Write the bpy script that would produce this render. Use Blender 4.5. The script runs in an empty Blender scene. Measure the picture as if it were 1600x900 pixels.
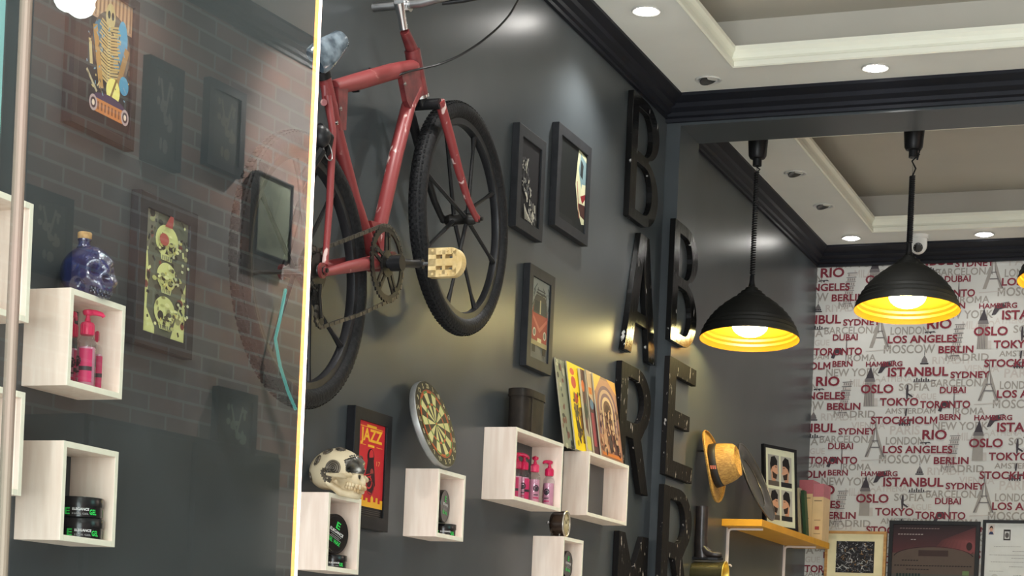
import bpy, bmesh, random
from math import sin, cos, pi, sqrt, exp, acos, atan2, radians
from mathutils import Vector as V, Matrix

scene = bpy.context.scene
COL = scene.collection
random.seed(7)

# ------------------------------------------------------------------ camera
FPX, YAW, ROLL, PPX, PPY = 3000.0, 0.369966, 0.043376, 800.0, 1034.66
CAM = V((2.2, 0.0, 1.15))
FW = V((-sin(YAW), cos(YAW), 0)); R0 = V((cos(YAW), sin(YAW), 0)); UP = V((0, 0, 1))
RT = cos(ROLL) * R0 + sin(ROLL) * UP
CU = -sin(ROLL) * R0 + cos(ROLL) * UP
cd = bpy.data.cameras.new('camera')
cam = bpy.data.objects.new('camera', cd); COL.objects.link(cam)
cd.sensor_width = 36.0; cd.lens = 36.0 * FPX / 1600.0
cd.shift_y = (PPY - 450.0) / 1600.0
cd.clip_start = 0.05; cd.clip_end = 100
mw = Matrix.Identity(4)
for i in range(3):
    mw[i][0] = RT[i]; mw[i][1] = CU[i]; mw[i][2] = -FW[i]; mw[i][3] = CAM[i]
cam.matrix_world = mw
scene.camera = cam
scene.view_settings.view_transform = 'Standard'
scene.view_settings.look = 'None'
scene.view_settings.gamma = 1.0
scene.view_settings.use_curve_mapping = False
scene.view_settings.exposure = 0.0

# ------------------------------------------------------------------ light
SPOT_W = 38.0       # one ceiling downlight
SPOT_GLOW = 60.0
FILL_W = 330.0       # unseen area light added behind the camera to fill the room
BRICK_W = 360.0
PEND_W = 8.0
world = bpy.data.worlds.new('evening'); scene.world = world; world.use_nodes = True
world.node_tree.nodes['Background'].inputs[0].default_value = (0.75, 0.82, 0.9, 1)
world.node_tree.nodes['Background'].inputs[1].default_value = 0.35

def light(name, kind, loc, energy, color, target=None, size=0.1, parent=None, spot=None, blend=0.5, size_y=None):
    ld = bpy.data.lights.new(name, kind); ld.energy = energy; ld.color = color
    if kind == 'AREA':
        ld.size = size
        if size_y: ld.shape = 'RECTANGLE'; ld.size_y = size_y
    else: ld.shadow_soft_size = size
    if spot: ld.spot_size = spot; ld.spot_blend = blend
    o = bpy.data.objects.new(name, ld); COL.objects.link(o); o.location = V(loc) - (WL(parent) if parent else V((0,0,0)))
    if target is not None:
        o.rotation_euler = (V(target) - V(loc)).to_track_quat('-Z', 'Y').to_euler()
    if parent: o.parent = parent
    return o
def WL(o): return V(o['wl']) if (o is not None and 'wl' in o) else V((0, 0, 0))

light('front_fill', 'AREA', (2.1, -1.9, 1.75), FILL_W, (0.93, 0.97, 1.0), (2.0, 6, 1.9), 3.4, size_y=2.6)  # added fill light; no shop window is built here

# ------------------------------------------------------------------ pixel of the photograph -> point on a plane of the room
def ray(x, y): return FW + (x - PPX) / FPX * RT - (y - PPY) / FPX * CU
def hit(x, y, ax, v):
    d = ray(x, y); return CAM + d * ((v - CAM[ax]) / d[ax])
def W(x, y, X=0.0): return hit(x, y, 0, X)
def B(x, y, Y): return hit(x, y, 1, Y)
def C(x, y, Z): return hit(x, y, 2, Z)

# ------------------------------------------------------------------ materials
MATS = {}
def nm(m): return m.node_tree.nodes, m.node_tree.links
def mat(name, col, rough=0.5, metal=0.0, var=0.06, scale=18.0, bump=0.0, spec=0.5, coat=0.0, stretch=(1, 1, 1), emit=None, es=0.0, col2=None, lo=0.35, hi=0.65, detail=4.0):
    if name in MATS: return MATS[name]
    m = bpy.data.materials.new(name); m.use_nodes = True
    n, l = nm(m); b = n['Principled BSDF']
    b.inputs['Roughness'].default_value = rough; b.inputs['Metallic'].default_value = metal
    b.inputs['Specular IOR Level'].default_value = spec; b.inputs['Coat Weight'].default_value = coat
    tc = n.new('ShaderNodeTexCoord'); mp = n.new('ShaderNodeMapping'); mp.inputs['Scale'].default_value = stretch
    nz = n.new('ShaderNodeTexNoise'); nz.inputs['Scale'].default_value = scale; nz.inputs['Detail'].default_value = detail
    rp = n.new('ShaderNodeValToRGB')
    c2 = col2 if col2 else tuple(min(1, c * (1 + var)) for c in col)
    c1 = col if col2 else tuple(c * (1 - var) for c in col)
    rp.color_ramp.elements[0].position = lo; rp.color_ramp.elements[1].position = hi
    rp.color_ramp.elements[0].color = (*c1, 1); rp.color_ramp.elements[1].color = (*c2, 1)
    l.new(tc.outputs['Object'], mp.inputs['Vector']); l.new(mp.outputs['Vector'], nz.inputs['Vector'])
    l.new(nz.outputs['Fac'], rp.inputs['Fac']); l.new(rp.outputs['Color'], b.inputs['Base Color'])
    if bump:
        bp = n.new('ShaderNodeBump'); bp.inputs['Strength'].default_value = bump; bp.inputs['Distance'].default_value = 0.01
        l.new(nz.outputs['Fac'], bp.inputs['Height']); l.new(bp.outputs['Normal'], b.inputs['Normal'])
    if emit:
        b.inputs['Emission Color'].default_value = (*emit, 1); b.inputs['Emission Strength'].default_value = es
    MATS[name] = m
    return m
def s2l(c):
    return tuple((v / 255 / 12.92) if v / 255 <= 0.04045 else ((v / 255 + 0.055) / 1.055) ** 2.4 for v in c)
def rgb(r, g, b, rough=0.5, **k):
    return mat('paint_%d_%d_%d_%d' % (r, g, b, int(rough * 100)), s2l((r, g, b)), rough, var=0.04, spec=0.2, **k)
def glass(name, tint, r0, rough=0.0):
    m = bpy.data.materials.new(name); m.use_nodes = True
    n, l = nm(m); n.remove(n['Principled BSDF'])
    out = n['Material Output']; tr = n.new('ShaderNodeBsdfTransparent'); tr.inputs[0].default_value = (*tint, 1)
    gl = n.new('ShaderNodeBsdfGlossy'); gl.inputs['Roughness'].default_value = rough
    lw = n.new('ShaderNodeLayerWeight'); lw.inputs['Blend'].default_value = 0.5
    pw = n.new('ShaderNodeMath'); pw.operation = 'POWER'; pw.inputs[1].default_value = 5.0
    ml = n.new('ShaderNodeMath'); ml.operation = 'MULTIPLY_ADD'; ml.inputs[1].default_value = 1 - r0; ml.inputs[2].default_value = r0
    mx = n.new('ShaderNodeMixShader')
    l.new(lw.outputs['Facing'], pw.inputs[0]); l.new(pw.outputs[0], ml.inputs[0]); l.new(ml.outputs[0], mx.inputs[0])
    l.new(tr.outputs[0], mx.inputs[1]); l.new(gl.outputs[0], mx.inputs[2]); l.new(mx.outputs[0], out.inputs[0])
    return m
def emission(name, col, st):
    if name in MATS: return MATS[name]
    m = bpy.data.materials.new(name); m.use_nodes = True
    n, l = nm(m); b = n['Principled BSDF']; b.inputs['Base Color'].default_value = (*col, 1)
    b.inputs['Emission Color'].default_value = (*col, 1); b.inputs['Emission Strength'].default_value = st
    MATS[name] = m
    return m

M_WALL = mat('dark_grey_wall_paint', (0.053, 0.061, 0.066), 0.30, var=0.10, scale=3.0, bump=0.02, spec=0.32)
M_CROWN = mat('dark_crown_paint', (0.009, 0.010, 0.015), 0.5, var=0.1, scale=5, spec=0.2)
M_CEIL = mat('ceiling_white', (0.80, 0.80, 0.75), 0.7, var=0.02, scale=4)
M_CEILR = mat('ceiling_recess_shaded', (0.50, 0.47, 0.41), 0.7, var=0.02, scale=4)  # taupe darkens the recess, its shade put into the colour
M_CEILM = mat('ceiling_moulding_cream', (0.90, 0.89, 0.76), 0.55, var=0.02, scale=4)
M_FLOOR = mat('floor_tile', (0.80, 0.80, 0.78), 0.3, var=0.08, scale=2)
M_BLACK = mat('black_frame_wood', (0.008, 0.008, 0.010), 0.45, var=0.2, scale=30, spec=0.25)
M_GREYFR = mat('dark_grey_frame_wood', (0.022, 0.023, 0.026), 0.5, var=0.15, scale=30, spec=0.25)
M_WOODW = mat('pale_limed_wood', (0.80, 0.64, 0.53), 0.55, col2=(0.90, 0.76, 0.65), scale=9, stretch=(6, 6, 0.6), bump=0.03)
M_WOODE = mat('cream_edge_wood', (0.88, 0.84, 0.70), 0.5, var=0.04, scale=30)
M_RED = mat('worn_red_bike_paint', (0.21, 0.030, 0.031), 0.45, col2=(0.48, 0.26, 0.23), scale=22, lo=0.66, hi=0.72, stretch=(1, 1, 1), detail=8)
M_DRED = mat('dark_red_bike_paint', (0.075, 0.010, 0.012), 0.4, col2=(0.18, 0.03, 0.03), scale=30)
M_CHROME = mat('chrome', (0.75, 0.75, 0.76), 0.18, 1.0, var=0.05)
M_STEEL = mat('dull_steel', (0.30, 0.30, 0.30), 0.4, 1.0, var=0.2)
M_RUB = mat('black_tyre_rubber', (0.009, 0.009, 0.010), 0.6, var=0.3, scale=120, bump=0.25, spec=0.2)
M_BPLA = mat('black_plastic', (0.010, 0.010, 0.011), 0.4, var=0.2, spec=0.25)
M_GREASE = mat('greasy_black_metal', (0.022, 0.020, 0.018), 0.4, 0.6, var=0.3, scale=60)
M_GOLD = mat('gold_lamp_lining', (0.27, 0.118, 0.007), 0.35, 0.0, var=0.03)
M_LAMPB = mat('black_enamel', (0.008, 0.008, 0.007), 0.6, var=0.1, spec=0.2)
M_LET = mat('chipped_black_letter_paint', (0.006, 0.006, 0.006), 0.17, spec=0.13, col2=(0.45, 0.44, 0.42), scale=30, lo=0.67, hi=0.70, stretch=(1, 1.6, 0.5), detail=9, bump=0.12)
M_LETM = mat('worn_dull_letter_paint', (0.011, 0.010, 0.010), 0.6, spec=0.06, col2=(0.40, 0.36, 0.33), scale=34, lo=0.645, hi=0.69, stretch=(1, 1.6, 0.6), detail=9, bump=0.15)

# ------------------------------------------------------------------ mesh builder
class MB:
    def __init__(s): s.v = []; s.f = []; s.m = []; s.sm = []
    def add(s, vs, fs, mi=0, smooth=False):
        o = len(s.v); s.v += [tuple(v) for v in vs]
        for f in fs:
            s.f.append([i + o for i in f]); s.m.append(mi); s.sm.append(smooth)
    def obox(s, o, ex, ey, ez, mi=0):
        o = V(o); ex = V(ex); ey = V(ey); ez = V(ez)
        vs = [o, o + ex, o + ex + ey, o + ey, o + ez, o + ex + ez, o + ex + ey + ez, o + ey + ez]
        s.add(vs, [(0, 3, 2, 1), (4, 5, 6, 7), (0, 1, 5, 4), (1, 2, 6, 5), (2, 3, 7, 6), (3, 0, 4, 7)], mi)
    def box(s, a, b, mi=0):
        s.obox(a, (b[0] - a[0], 0, 0), (0, b[1] - a[1], 0), (0, 0, b[2] - a[2]), mi)
    def tube(s, pts, r, n=10, mi=0, closed=False):
        pts = [V(p) for p in pts]; N = len(pts)
        rs = r if isinstance(r, (list, tuple)) else [r] * N
        vs = []; u = None
        for i, p in enumerate(pts):
            if closed: t = (pts[(i + 1) % N] - pts[i - 1]).normalized()
            else: t = (pts[min(i + 1, N - 1)] - pts[max(i - 1, 0)]).normalized()
            if u is None: u = t.orthogonal().normalized()
            else:
                u = u - t * u.dot(t); u = u.normalized() if u.length > 1e-6 else t.orthogonal().normalized()
            w = t.cross(u)
            for k in range(n):
                a = 2 * pi * k / n; vs.append(p + (u * cos(a) + w * sin(a)) * rs[i])
        fs = []
        for i in range(N if closed else N - 1):
            j = (i + 1) % N
            for k in range(n):
                k2 = (k + 1) % n; fs.append((i * n + k, i * n + k2, j * n + k2, j * n + k))
        s.add(vs, fs, mi, True)
        if not closed:
            s.add(vs[:n], [tuple(range(n))[::-1]], mi); s.add(vs[-n:], [tuple(range(n))], mi)
    def lathe(s, prof, o, ax=(0, 0, 1), n=32, mi=0, sx=1.0, sy=1.0, capb=True, capt=True, ref=None, smooth=True):
        o = V(o); ax = V(ax).normalized()
        u = (V(ref) if ref else (V((0, 1, 0)) if abs(ax.z) > 0.7 else UP)); u = (u - ax * u.dot(ax)).normalized(); w = ax.cross(u)
        vs = []
        for r, h in prof:
            for k in range(n):
                a = 2 * pi * k / n; vs.append(o + ax * h + u * (cos(a) * r * sx) + w * (sin(a) * r * sy))
        fs = []
        for i in range(len(prof) - 1):
            for k in range(n):
                k2 = (k + 1) % n; fs.append((i * n + k, i * n + k2, (i + 1) * n + k2, (i + 1) * n + k))
        s.add(vs, fs, mi, smooth)
        if capb and prof[0][0] > 1e-4: s.add(vs[:n], [tuple(range(n))[::-1]], mi)
        if capt and prof[-1][0] > 1e-4: s.add(vs[-n:], [tuple(range(n))], mi)
    def prism(s, poly, o, ex, ey, nv, mi=0, smi=None):
        o = V(o); ex = V(ex); ey = V(ey); nv = V(nv); n = len(poly)
        a = [o + ex * p[0] + ey * p[1] for p in poly]; b = [p + nv for p in a]
        s.add(a, [tuple(range(n))[::-1]], mi); s.add(b, [tuple(range(n))], mi)
        s.add(a + b, [(i, (i + 1) % n, n + (i + 1) % n, n + i) for i in range(n)], mi if smi is None else smi)
    def torus(s, c, ax, R, r, n=48, m=10, mi=0, sy=1.0, ref=None):
        c = V(c); ax = V(ax).normalized()
        u = (V(ref) if ref else ax.orthogonal()); u = (u - ax * u.dot(ax)).normalized(); w = ax.cross(u); vs = []
        for i in range(n):
            a = 2 * pi * i / n; d = u * cos(a) + w * sin(a) * sy
            for j in range(m):
                b = 2 * pi * j / m; vs.append(c + d * R + (d * cos(b) + ax * sin(b)) * r)
        fs = [(i * m + j, ((i + 1) % n) * m + j, ((i + 1) % n) * m + (j + 1) % m, i * m + (j + 1) % m) for i in range(n) for j in range(m)]
        s.add(vs, fs, mi, True)
    def sphere(s, c, r, n=20, m=12, mi=0):
        r = r if isinstance(r, (tuple, list)) else (r, r, r)
        c = V(c); vs = [c + V((0, 0, r[2]))]
        for i in range(1, m):
            t = pi * i / m
            for k in range(n):
                a = 2 * pi * k / n; vs.append(c + V((r[0] * sin(t) * cos(a), r[1] * sin(t) * sin(a), r[2] * cos(t))))
        vs.append(c - V((0, 0, r[2]))); fs = []
        for k in range(n): fs.append((0, 1 + k, 1 + (k + 1) % n))
        for i in range(m - 2):
            for k in range(n):
                a = 1 + i * n; b = a + n; fs.append((a + k, b + k, b + (k + 1) % n, a + (k + 1) % n))
        e = len(vs) - 1; a = 1 + (m - 2) * n
        for k in range(n): fs.append((e, a + (k + 1) % n, a + k))
        s.add(vs, fs, mi, True)
    def build(s, name, mats, parent=None, bevel=0, angle=40, recalc=True):
        o0 = WL(parent)
        me = bpy.data.meshes.new(name)
        me.from_pydata([(v[0] - o0.x, v[1] - o0.y, v[2] - o0.z) for v in s.v], [], s.f)
        for m in (mats if isinstance(mats, (list, tuple)) else [mats]): me.materials.append(m)
        me.polygons.foreach_set('material_index', s.m); me.polygons.foreach_set('use_smooth', s.sm)
        if recalc:
            bm = bmesh.new(); bm.from_mesh(me); bmesh.ops.remove_doubles(bm, verts=bm.verts, dist=1e-6)
            bmesh.ops.recalc_face_normals(bm, faces=bm.faces); bm.to_mesh(me); bm.free()
        me.update()
        if any(s.sm): me.set_sharp_from_angle(angle=radians(angle))
        ob = bpy.data.objects.new(name, me); COL.objects.link(ob)
        if parent is not None: ob.parent = parent; ob['wl'] = tuple(o0)
        if bevel:
            md = ob.modifiers.new('bevel', 'BEVEL'); md.width = bevel; md.segments = 2; md.limit_method = 'ANGLE'; md.angle_limit = radians(40)
        return ob

def tag(o, label, cat, group=None, kind=None):
    if label: o['label'] = label
    if cat: o['category'] = cat
    if group: o['group'] = group
    if kind: o['kind'] = kind
    return o
def thing(name, label, cat, loc, group=None):
    o = bpy.data.objects.new(name, None); COL.objects.link(o); o.location = loc; o['wl'] = tuple(loc); o.empty_display_size = 0.05
    return tag(o, label, cat, group)
def struct(mb, name, mats, **k):
    o = mb.build(name, mats, **k); o['kind'] = 'structure'; return o
def dup(root, loc, rz=0.0, label=None, group=None):
    r = root.copy(); COL.objects.link(r); r.location = loc; r.rotation_euler = (0, 0, rz); r['wl'] = tuple(loc)
    if label: r['label'] = label
    if group: r['group'] = group
    for ch in list(root.children):
        c = ch.copy(); COL.objects.link(c); c.parent = r
        for g in list(ch.children):
            d = g.copy(); COL.objects.link(d); d.parent = c
    return r

# ------------------------------------------------------------------ lettering as mesh outlines
TXT = {}
def text2d(body, bold=0.0):
    """2-D triangles of a word at size 1 (x from 0, baseline y 0)"""
    k = (body, bold)
    if k in TXT: return TXT[k]
    if 'M' in body and bold:                                       # the thickened M is drawn by hand
        vs, fs, i = [], [], 0
        while i < len(body):
            j = i + 1
            if body[i] != 'M':
                while j < len(body) and body[j] != 'M': j += 1
            run = body[i:j]; x0 = text2d(body[:j].rstrip(), 0.0)[2] - text2d(run.strip(), 0.0)[2]
            if run == 'M':
                w, h = text2d('M', 0.0)[2:]; w += bold; s = 0.21; h += bold / 2
                g = [(0, 0), (s, 0), (s, .62), (.5, .16), (1 - s, .62), (1 - s, 0), (1, 0), (1, 1), (1 - s, 1), (.5, .47), (s, 1), (0, 1)]
                rv, rf = [(x * w, y * h) for x, y in g], [(0, 1, 2, 11), (2, 10, 11), (2, 3, 9, 10), (3, 4, 8, 9), (4, 7, 8), (4, 5, 6, 7)]
            else: rv, rf = text2d(run.strip(), bold)[:2]
            o = len(vs); vs += [(x + x0, y) for x, y in rv]; fs += [tuple(a + o for a in f) for f in rf]; i = j
        TXT[k] = (vs, fs, max(v[0] for v in vs), max(v[1] for v in vs)); return TXT[k]
    cu = bpy.data.curves.new('lettering', 'FONT'); cu.body = body; cu.size = 1.0; cu.resolution_u = 3; cu.offset = bold
    ob = bpy.data.objects.new('lettering', cu); COL.objects.link(ob)
    dg = bpy.context.evaluated_depsgraph_get(); me = bpy.data.meshes.new_from_object(ob.evaluated_get(dg))
    vs = [(v.co.x, v.co.y) for v in me.vertices]; fs = [tuple(p.vertices) for p in me.polygons]
    bpy.data.objects.remove(ob); bpy.data.curves.remove(cu); bpy.data.meshes.remove(me)
    x0 = min(v[0] for v in vs); x1 = max(v[0] for v in vs); y1 = max(v[1] for v in vs)
    TXT[k] = ([(x - x0, y) for x, y in vs], fs, x1 - x0, y1)
    return TXT[k]
def put_text(mb, body, o, ex, ey, w=None, h=None, mi=0, bold=0.02, center=False):
    """word with cap height h and width w, from o along ex (unit), ey (unit)"""
    vs, fs, tw, th = text2d(body, bold)
    sy = h / th; sx = (w / tw) if w else sy
    o = V(o)
    if center: o = o - V(ex) * (tw * sx / 2) - V(ey) * (h / 2)
    mb.add([o + V(ex) * (x * sx) + V(ey) * (y * sy) for x, y in vs], fs, mi)
# ------------------------------------------------------------------ the room
ZC, ZT, YB, YF, XR = 3.327, 3.52, 9.79, -2.0, 3.96
BY0, BY1, BZ = 7.07, 7.33, 3.235
m = MB(); m.box((-0.1, YF, -0.1), (XR + 0.1, YB + 0.1, 0)); struct(m, 'floor', M_FLOOR)
m = MB(); m.box((-0.1, YF, 0), (0, YB, 3.6)); struct(m, 'wall_left', M_WALL)
m = MB(); m.box((0, BY0, 0), (0.056, BY1, BZ)); struct(m, 'trim_1', M_WALL)          # pilaster
m = MB(); m.box((0, BY0, BZ), (XR, BY1, 3.6)); struct(m, 'trim_2', M_WALL)           # beam

def bay(name, x0, x1, y0, y1, hx0, hx1, hy0, hy1):
    m = MB(); T = 0.02
    # flat soffit ring
    m.box((x0, y0, ZC), (hx0, y1, ZC + T)); m.box((hx1, y0, ZC), (x1, y1, ZC + T))
    m.box((hx0, y0, ZC), (hx1, hy0, ZC + T)); m.box((hx0, hy1, ZC), (hx1, y1, ZC + T))
    # recess above, set back behind the moulding
    s = 0.09
    a = (hx0 - s, hy0 - s); b = (hx1 + s, hy1 + s)
    vs = [(a[0], a[1], ZC + T), (b[0], a[1], ZC + T), (b[0], b[1], ZC + T), (a[0], b[1], ZC + T)]
    vs += [(x, y, ZT) for x, y, z in vs]
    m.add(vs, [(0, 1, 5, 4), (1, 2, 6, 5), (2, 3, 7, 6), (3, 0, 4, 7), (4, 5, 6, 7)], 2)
    # stepped moulding round the opening
    prof = [(0.0, -0.004), (0.006, -0.010), (0.012, -0.006), (0.012, 0.012), (0.004, 0.016), (0.0, 0.026), (0.006, 0.040), (0.016, 0.052), (0.016, 0.066), (-0.09, 0.066)]
    vs = []
    for d, h in prof:
        vs += [(hx0 + d, hy0 + d, ZC + h), (hx1 - d, hy0 + d, ZC + h), (hx1 - d, hy1 - d, ZC + h), (hx0 + d, hy1 - d, ZC + h)]
    fs = [(i * 4 + k, i * 4 + (k + 1) % 4, (i + 1) * 4 + (k + 1) % 4, (i + 1) * 4 + k) for i in range(len(prof) - 1) for k in range(4)]
    m.add(vs, fs, 1)
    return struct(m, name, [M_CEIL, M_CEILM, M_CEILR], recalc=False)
bay('ceiling', 0, XR, YF, BY0, 0.352, XR - 0.36, 1.4, 6.69)
bay('ceiling', 0, XR, BY1, YB, 0.362, XR - 0.36, 7.62, 9.33)

CP = [(0, -0.068), (0.012, -0.068), (0.014, -0.058), (0.026, -0.054), (0.030, -0.043), (0.050, -0.034), (0.056, -0.022), (0.078, -0.014), (0.088, -0.010), (0.088, 0.0), (0, 0)]
def crown(name, p0, p1, nv, k=1.0, kz=1.0):
    m = MB(); p0 = V(p0); p1 = V(p1); nv = V(nv)
    m.prism([(a * k, b * kz) for a, b in CP], p0, nv, UP, p1 - p0)
    return struct(m, name, M_CROWN)
crown('trim_3', (0, YF, ZC), (0, BY0, ZC), (1, 0, 0))
crown('trim_4', (0, BY0, ZC), (XR, BY0, ZC), (0, -1, 0), 1.30, 1.2)
crown('trim_5', (0, BY1, ZC), (0, YB, ZC), (1, 0, 0))
crown('trim_6', (0, YB, ZC), (XR, YB, ZC), (0, -1, 0), 2.2, 1.06)
crown('trim_7', (XR, YF, ZC), (XR, BY0, ZC), (-1, 0, 0))

# brick wall across the room
mb_ = bpy.data.materials.new('red_brick'); mb_.use_nodes = True
n, l = nm(mb_); b = n['Principled BSDF']; b.inputs['Roughness'].default_value = 0.8
tc = n.new('ShaderNodeTexCoord'); sp = n.new('ShaderNodeSeparateXYZ'); cb = n.new('ShaderNodeCombineXYZ'); bk = n.new('ShaderNodeTexBrick')
l.new(tc.outputs['Object'], sp.inputs[0]); l.new(sp.outputs['Y'], cb.inputs['X']); l.new(sp.outputs['Z'], cb.inputs['Y']); l.new(cb.outputs[0], bk.inputs['Vector'])
bk.inputs['Color1'].default_value = (0.42, 0.225, 0.165, 1); bk.inputs['Color2'].default_value = (0.21, 0.175, 0.16, 1); bk.inputs['Mortar'].default_value = (0.42, 0.40, 0.375, 1)
bk.inputs['Scale'].default_value = 1.0; bk.inputs['Brick Width'].default_value = 0.185; bk.inputs['Row Height'].default_value = 0.056; bk.inputs['Mortar Size'].default_value = 0.005
l.new(bk.outputs['Color'], b.inputs['Base Color'])
m = MB(); m.box((XR, YF, 0), (XR + 0.1, YB, 3.6)); struct(m, 'wall_right', mb_)

# city-name wallpaper on the end wall
M_PAPER = mat('wallpaper_cream', (0.58, 0.575, 0.54), 0.6, var=0.04, scale=2)
INK = [M_PAPER, mat('print_crimson', s2l((120, 20, 40)), 0.6), mat('print_grey', s2l((150, 144, 136)), 0.6), mat('print_pale', s2l((186, 179, 172)), 0.6),
       mat('print_dark', s2l((52, 44, 50)), 0.6), mat('print_mid', s2l((104, 98, 98)), 0.6)]
m = MB(); m.box((-0.1, YB, 0), (XR + 0.1, YB + 0.1, 3.6))
U = 0.556 / 667
WORDS = [('PARIS', 470, 650, 303, 55, 3), ('VIENNA', 230, 440, 268, 42, 3), ('MILANO', 210, 400, 8, 48, 3), ('ATHENA', 400, 590, -20, 36, 3), ('RIYADH', 40, 260, 215, 44, 3), ('PRAGUE', 560, 740, 90, 36, 3),
    ('SOFIA', 512, 698, 36, 45, 2), ('NEW YORK', 60, 390, 615, 48, 2), ('MOSCOW', -257, 55, 147, 52, 2), ('LONDON', -220, 10, 32, 47, 2), ('BARCELONA', 38, 380, 353, 44, 2), ('MADRID', 118, 375, 198, 42, 2),
    ('ROMA', 190, 365, 523, 42, 2), ('AMSTERDAM', 435, 740, 176, 34, 2),
    ('RIO', 0, 147, 0, 57, 1), ('OSLO', 280, 480, 48, 52, 1), ('LOS ANGELES', -235, 185, 84, 45, 1), ('BERLIN', 75, 283, 150, 42, 1), ('ISTANBUL', -225, 140, 287, 54, 1), ('SYDNEY', 153, 385, 302, 39, 1),
    ('DUBAI', 93, 248, 393, 38, 1), ('TORONTO', -22, 278, 483, 44, 1), ('BERN', 98, 223, 555, 35, 1), ('HAMBURG', 305, 528, 558, 31, 1), ('TOKYO', 400, 635, 126, 46, 1), ('STOCKHOLM', 350, 753, 238, 45, 1)]
LAY = 0
def wp_poly(ox, oz, pts, mi, lay):
    global LAY
    LAY += 1; m.add([(ox + x * U, YB - 0.0010 - 0.00004 * (LAY % 15) - 0.0003 * (lay - 2), oz - y * U) for x, y in pts], [tuple(range(len(pts)))], mi)
def landmarks(ox, oz):
    P = lambda pts, mi, lay=2: wp_poly(ox, oz, pts, mi, lay)
    for k in range(8):                                             # leaning tower
        x = 142 + k * 4; y = 190 - k * 27
        P([(x, y), (x + 52, y), (x + 53, y - 18), (x + 2, y - 18)], 3)
        for j in range(4): P([(x + 4 + j * 13, y - 2), (x + 8 + j * 13, y - 2), (x + 9 + j * 13, y - 16), (x + 5 + j * 13, y - 16)], 5, 3)
        P([(x - 4, y - 19), (x + 58, y - 21), (x + 58, y - 25), (x - 4, y - 23)], 5, 3)
    P([(300, 130), (366, 130), (362, -20), (306, -20)], 2)          # clock tower
    for j in range(6): P([(306 + j * 10, 128), (310 + j * 10, 128), (311 + j * 9, -16), (308 + j * 9, -16)], 5, 3)
    P([(302, -20), (366, -20), (362, -42), (306, -42)], 5, 3); P([(308, -42), (360, -42), (344, -92), (336, -118), (328, -92)], 4, 3)
    P([(366, 130), (388, 130), (386, 80), (364, 80)], 3)
    for sgn in (-1, 1):                                            # iron lattice tower
        P([(382 + sgn * 3, 250), (382 + sgn * 62, 442), (382 + sgn * 40, 442), (382 + sgn * 22, 385), (382 + sgn * 10, 330), (382, 262)], 2)
        P([(382 + sgn * 2, 240), (382 + sgn * 12, 340), (382 + sgn * 60, 440), (382 + sgn * 52, 440), (382 + sgn * 8, 340), (382, 250)], 5, 3)
    P([(352, 385), (412, 385), (412, 378), (352, 378)], 5, 3); P([(362, 345), (402, 345), (402, 339), (362, 339)], 5, 3); P([(380, 205), (384, 205), (386, 250), (378, 250)], 5, 3)
    P([(300, 460), (460, 452), (460, 456), (300, 466)], 3)
    P([(-32, 216), (18, 216), (18, 208), (-32, 208)], 4, 3)         # domed building
    P([(-26, 206), (12, 206), (8, 186), (-2, 170), (-7, 160), (-12, 170), (-22, 186)], 5, 3); P([(-9, 160), (-5, 160), (-6, 130), (-8, 130)], 4, 3)
    for j in range(3): P([(-24 + j * 14, 206), (-16 + j * 14, 206), (-16 + j * 14, 196), (-24 + j * 14, 196)], 4, 4)
    P([(-70, 320), (10, 320), (70, 312), (70, 316), (10, 325), (-70, 325)], 5, 3)   # bridge under the big word
    for j in range(7): P([(-66 + j * 14, 320), (-58 + j * 14, 320), (-58 + j * 14, 306 - 8 * (j % 2)), (-66 + j * 14, 306 - 8 * (j % 2))], 4, 3)
    P([(560, 0), (570, 0), (572, 40), (568, 86), (560, 86), (556, 40)], 4, 3); P([(570, 50), (600, 70), (594, 78), (568, 62)], 4, 3); P([(558, 150), (570, 140), (566, 190), (556, 190)], 4, 3)  # statue
    P([(380, 600), (402, 540), (446, 528), (470, 556), (426, 566), (404, 596)], 4, 3); P([(420, 530), (480, 520), (482, 526), (424, 538)], 5, 3)   # cannon
    P([(86, 500), (108, 440), (146, 440), (160, 470), (150, 484), (120, 470), (106, 506)], 4, 3)
    P([(178, 540), (182, 540), (184, 430), (180, 340), (176, 430)], 5, 3)           # needle
    P([(520, 216), (612, 204), (612, 210), (520, 222)], 5, 3); P([(520, 236), (590, 232), (590, 240), (520, 244)], 4, 3)
    for j in range(5): P([(524 + j * 15, 250), (532 + j * 15, 250), (532 + j * 15, 214), (524 + j * 15, 216)], 4, 3)
    P([(-14, 20), (44, 16), (56, 26), (30, 22), (24, 34), (12, 22), (-10, 28)], 4, 3)
for i in range(-1, 6):
    for j in range(-3, 4):
        ox = 0.019 + i * 0.556; oz = 2.644 - j * 0.56 - (0.277 * (i % 2))
        landmarks(ox, oz)
        for wd, x0, x1, yb, hh, mi in WORDS:
            if ox + x1 * U < 0.0 or oz - yb * U > 3.3: continue
            put_text(m, wd, (ox + x0 * U, YB - (0.0026 if mi == 1 else 0.0007 if mi == 2 else 0.0003), oz - yb * U), (1, 0, 0), (0, 0, 1), w=(x1 - x0) * U, h=hh * U, mi=mi, bold=0.028 if mi == 1 else 0.018)
struct(m, 'wall_back', INK, recalc=False)

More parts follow.
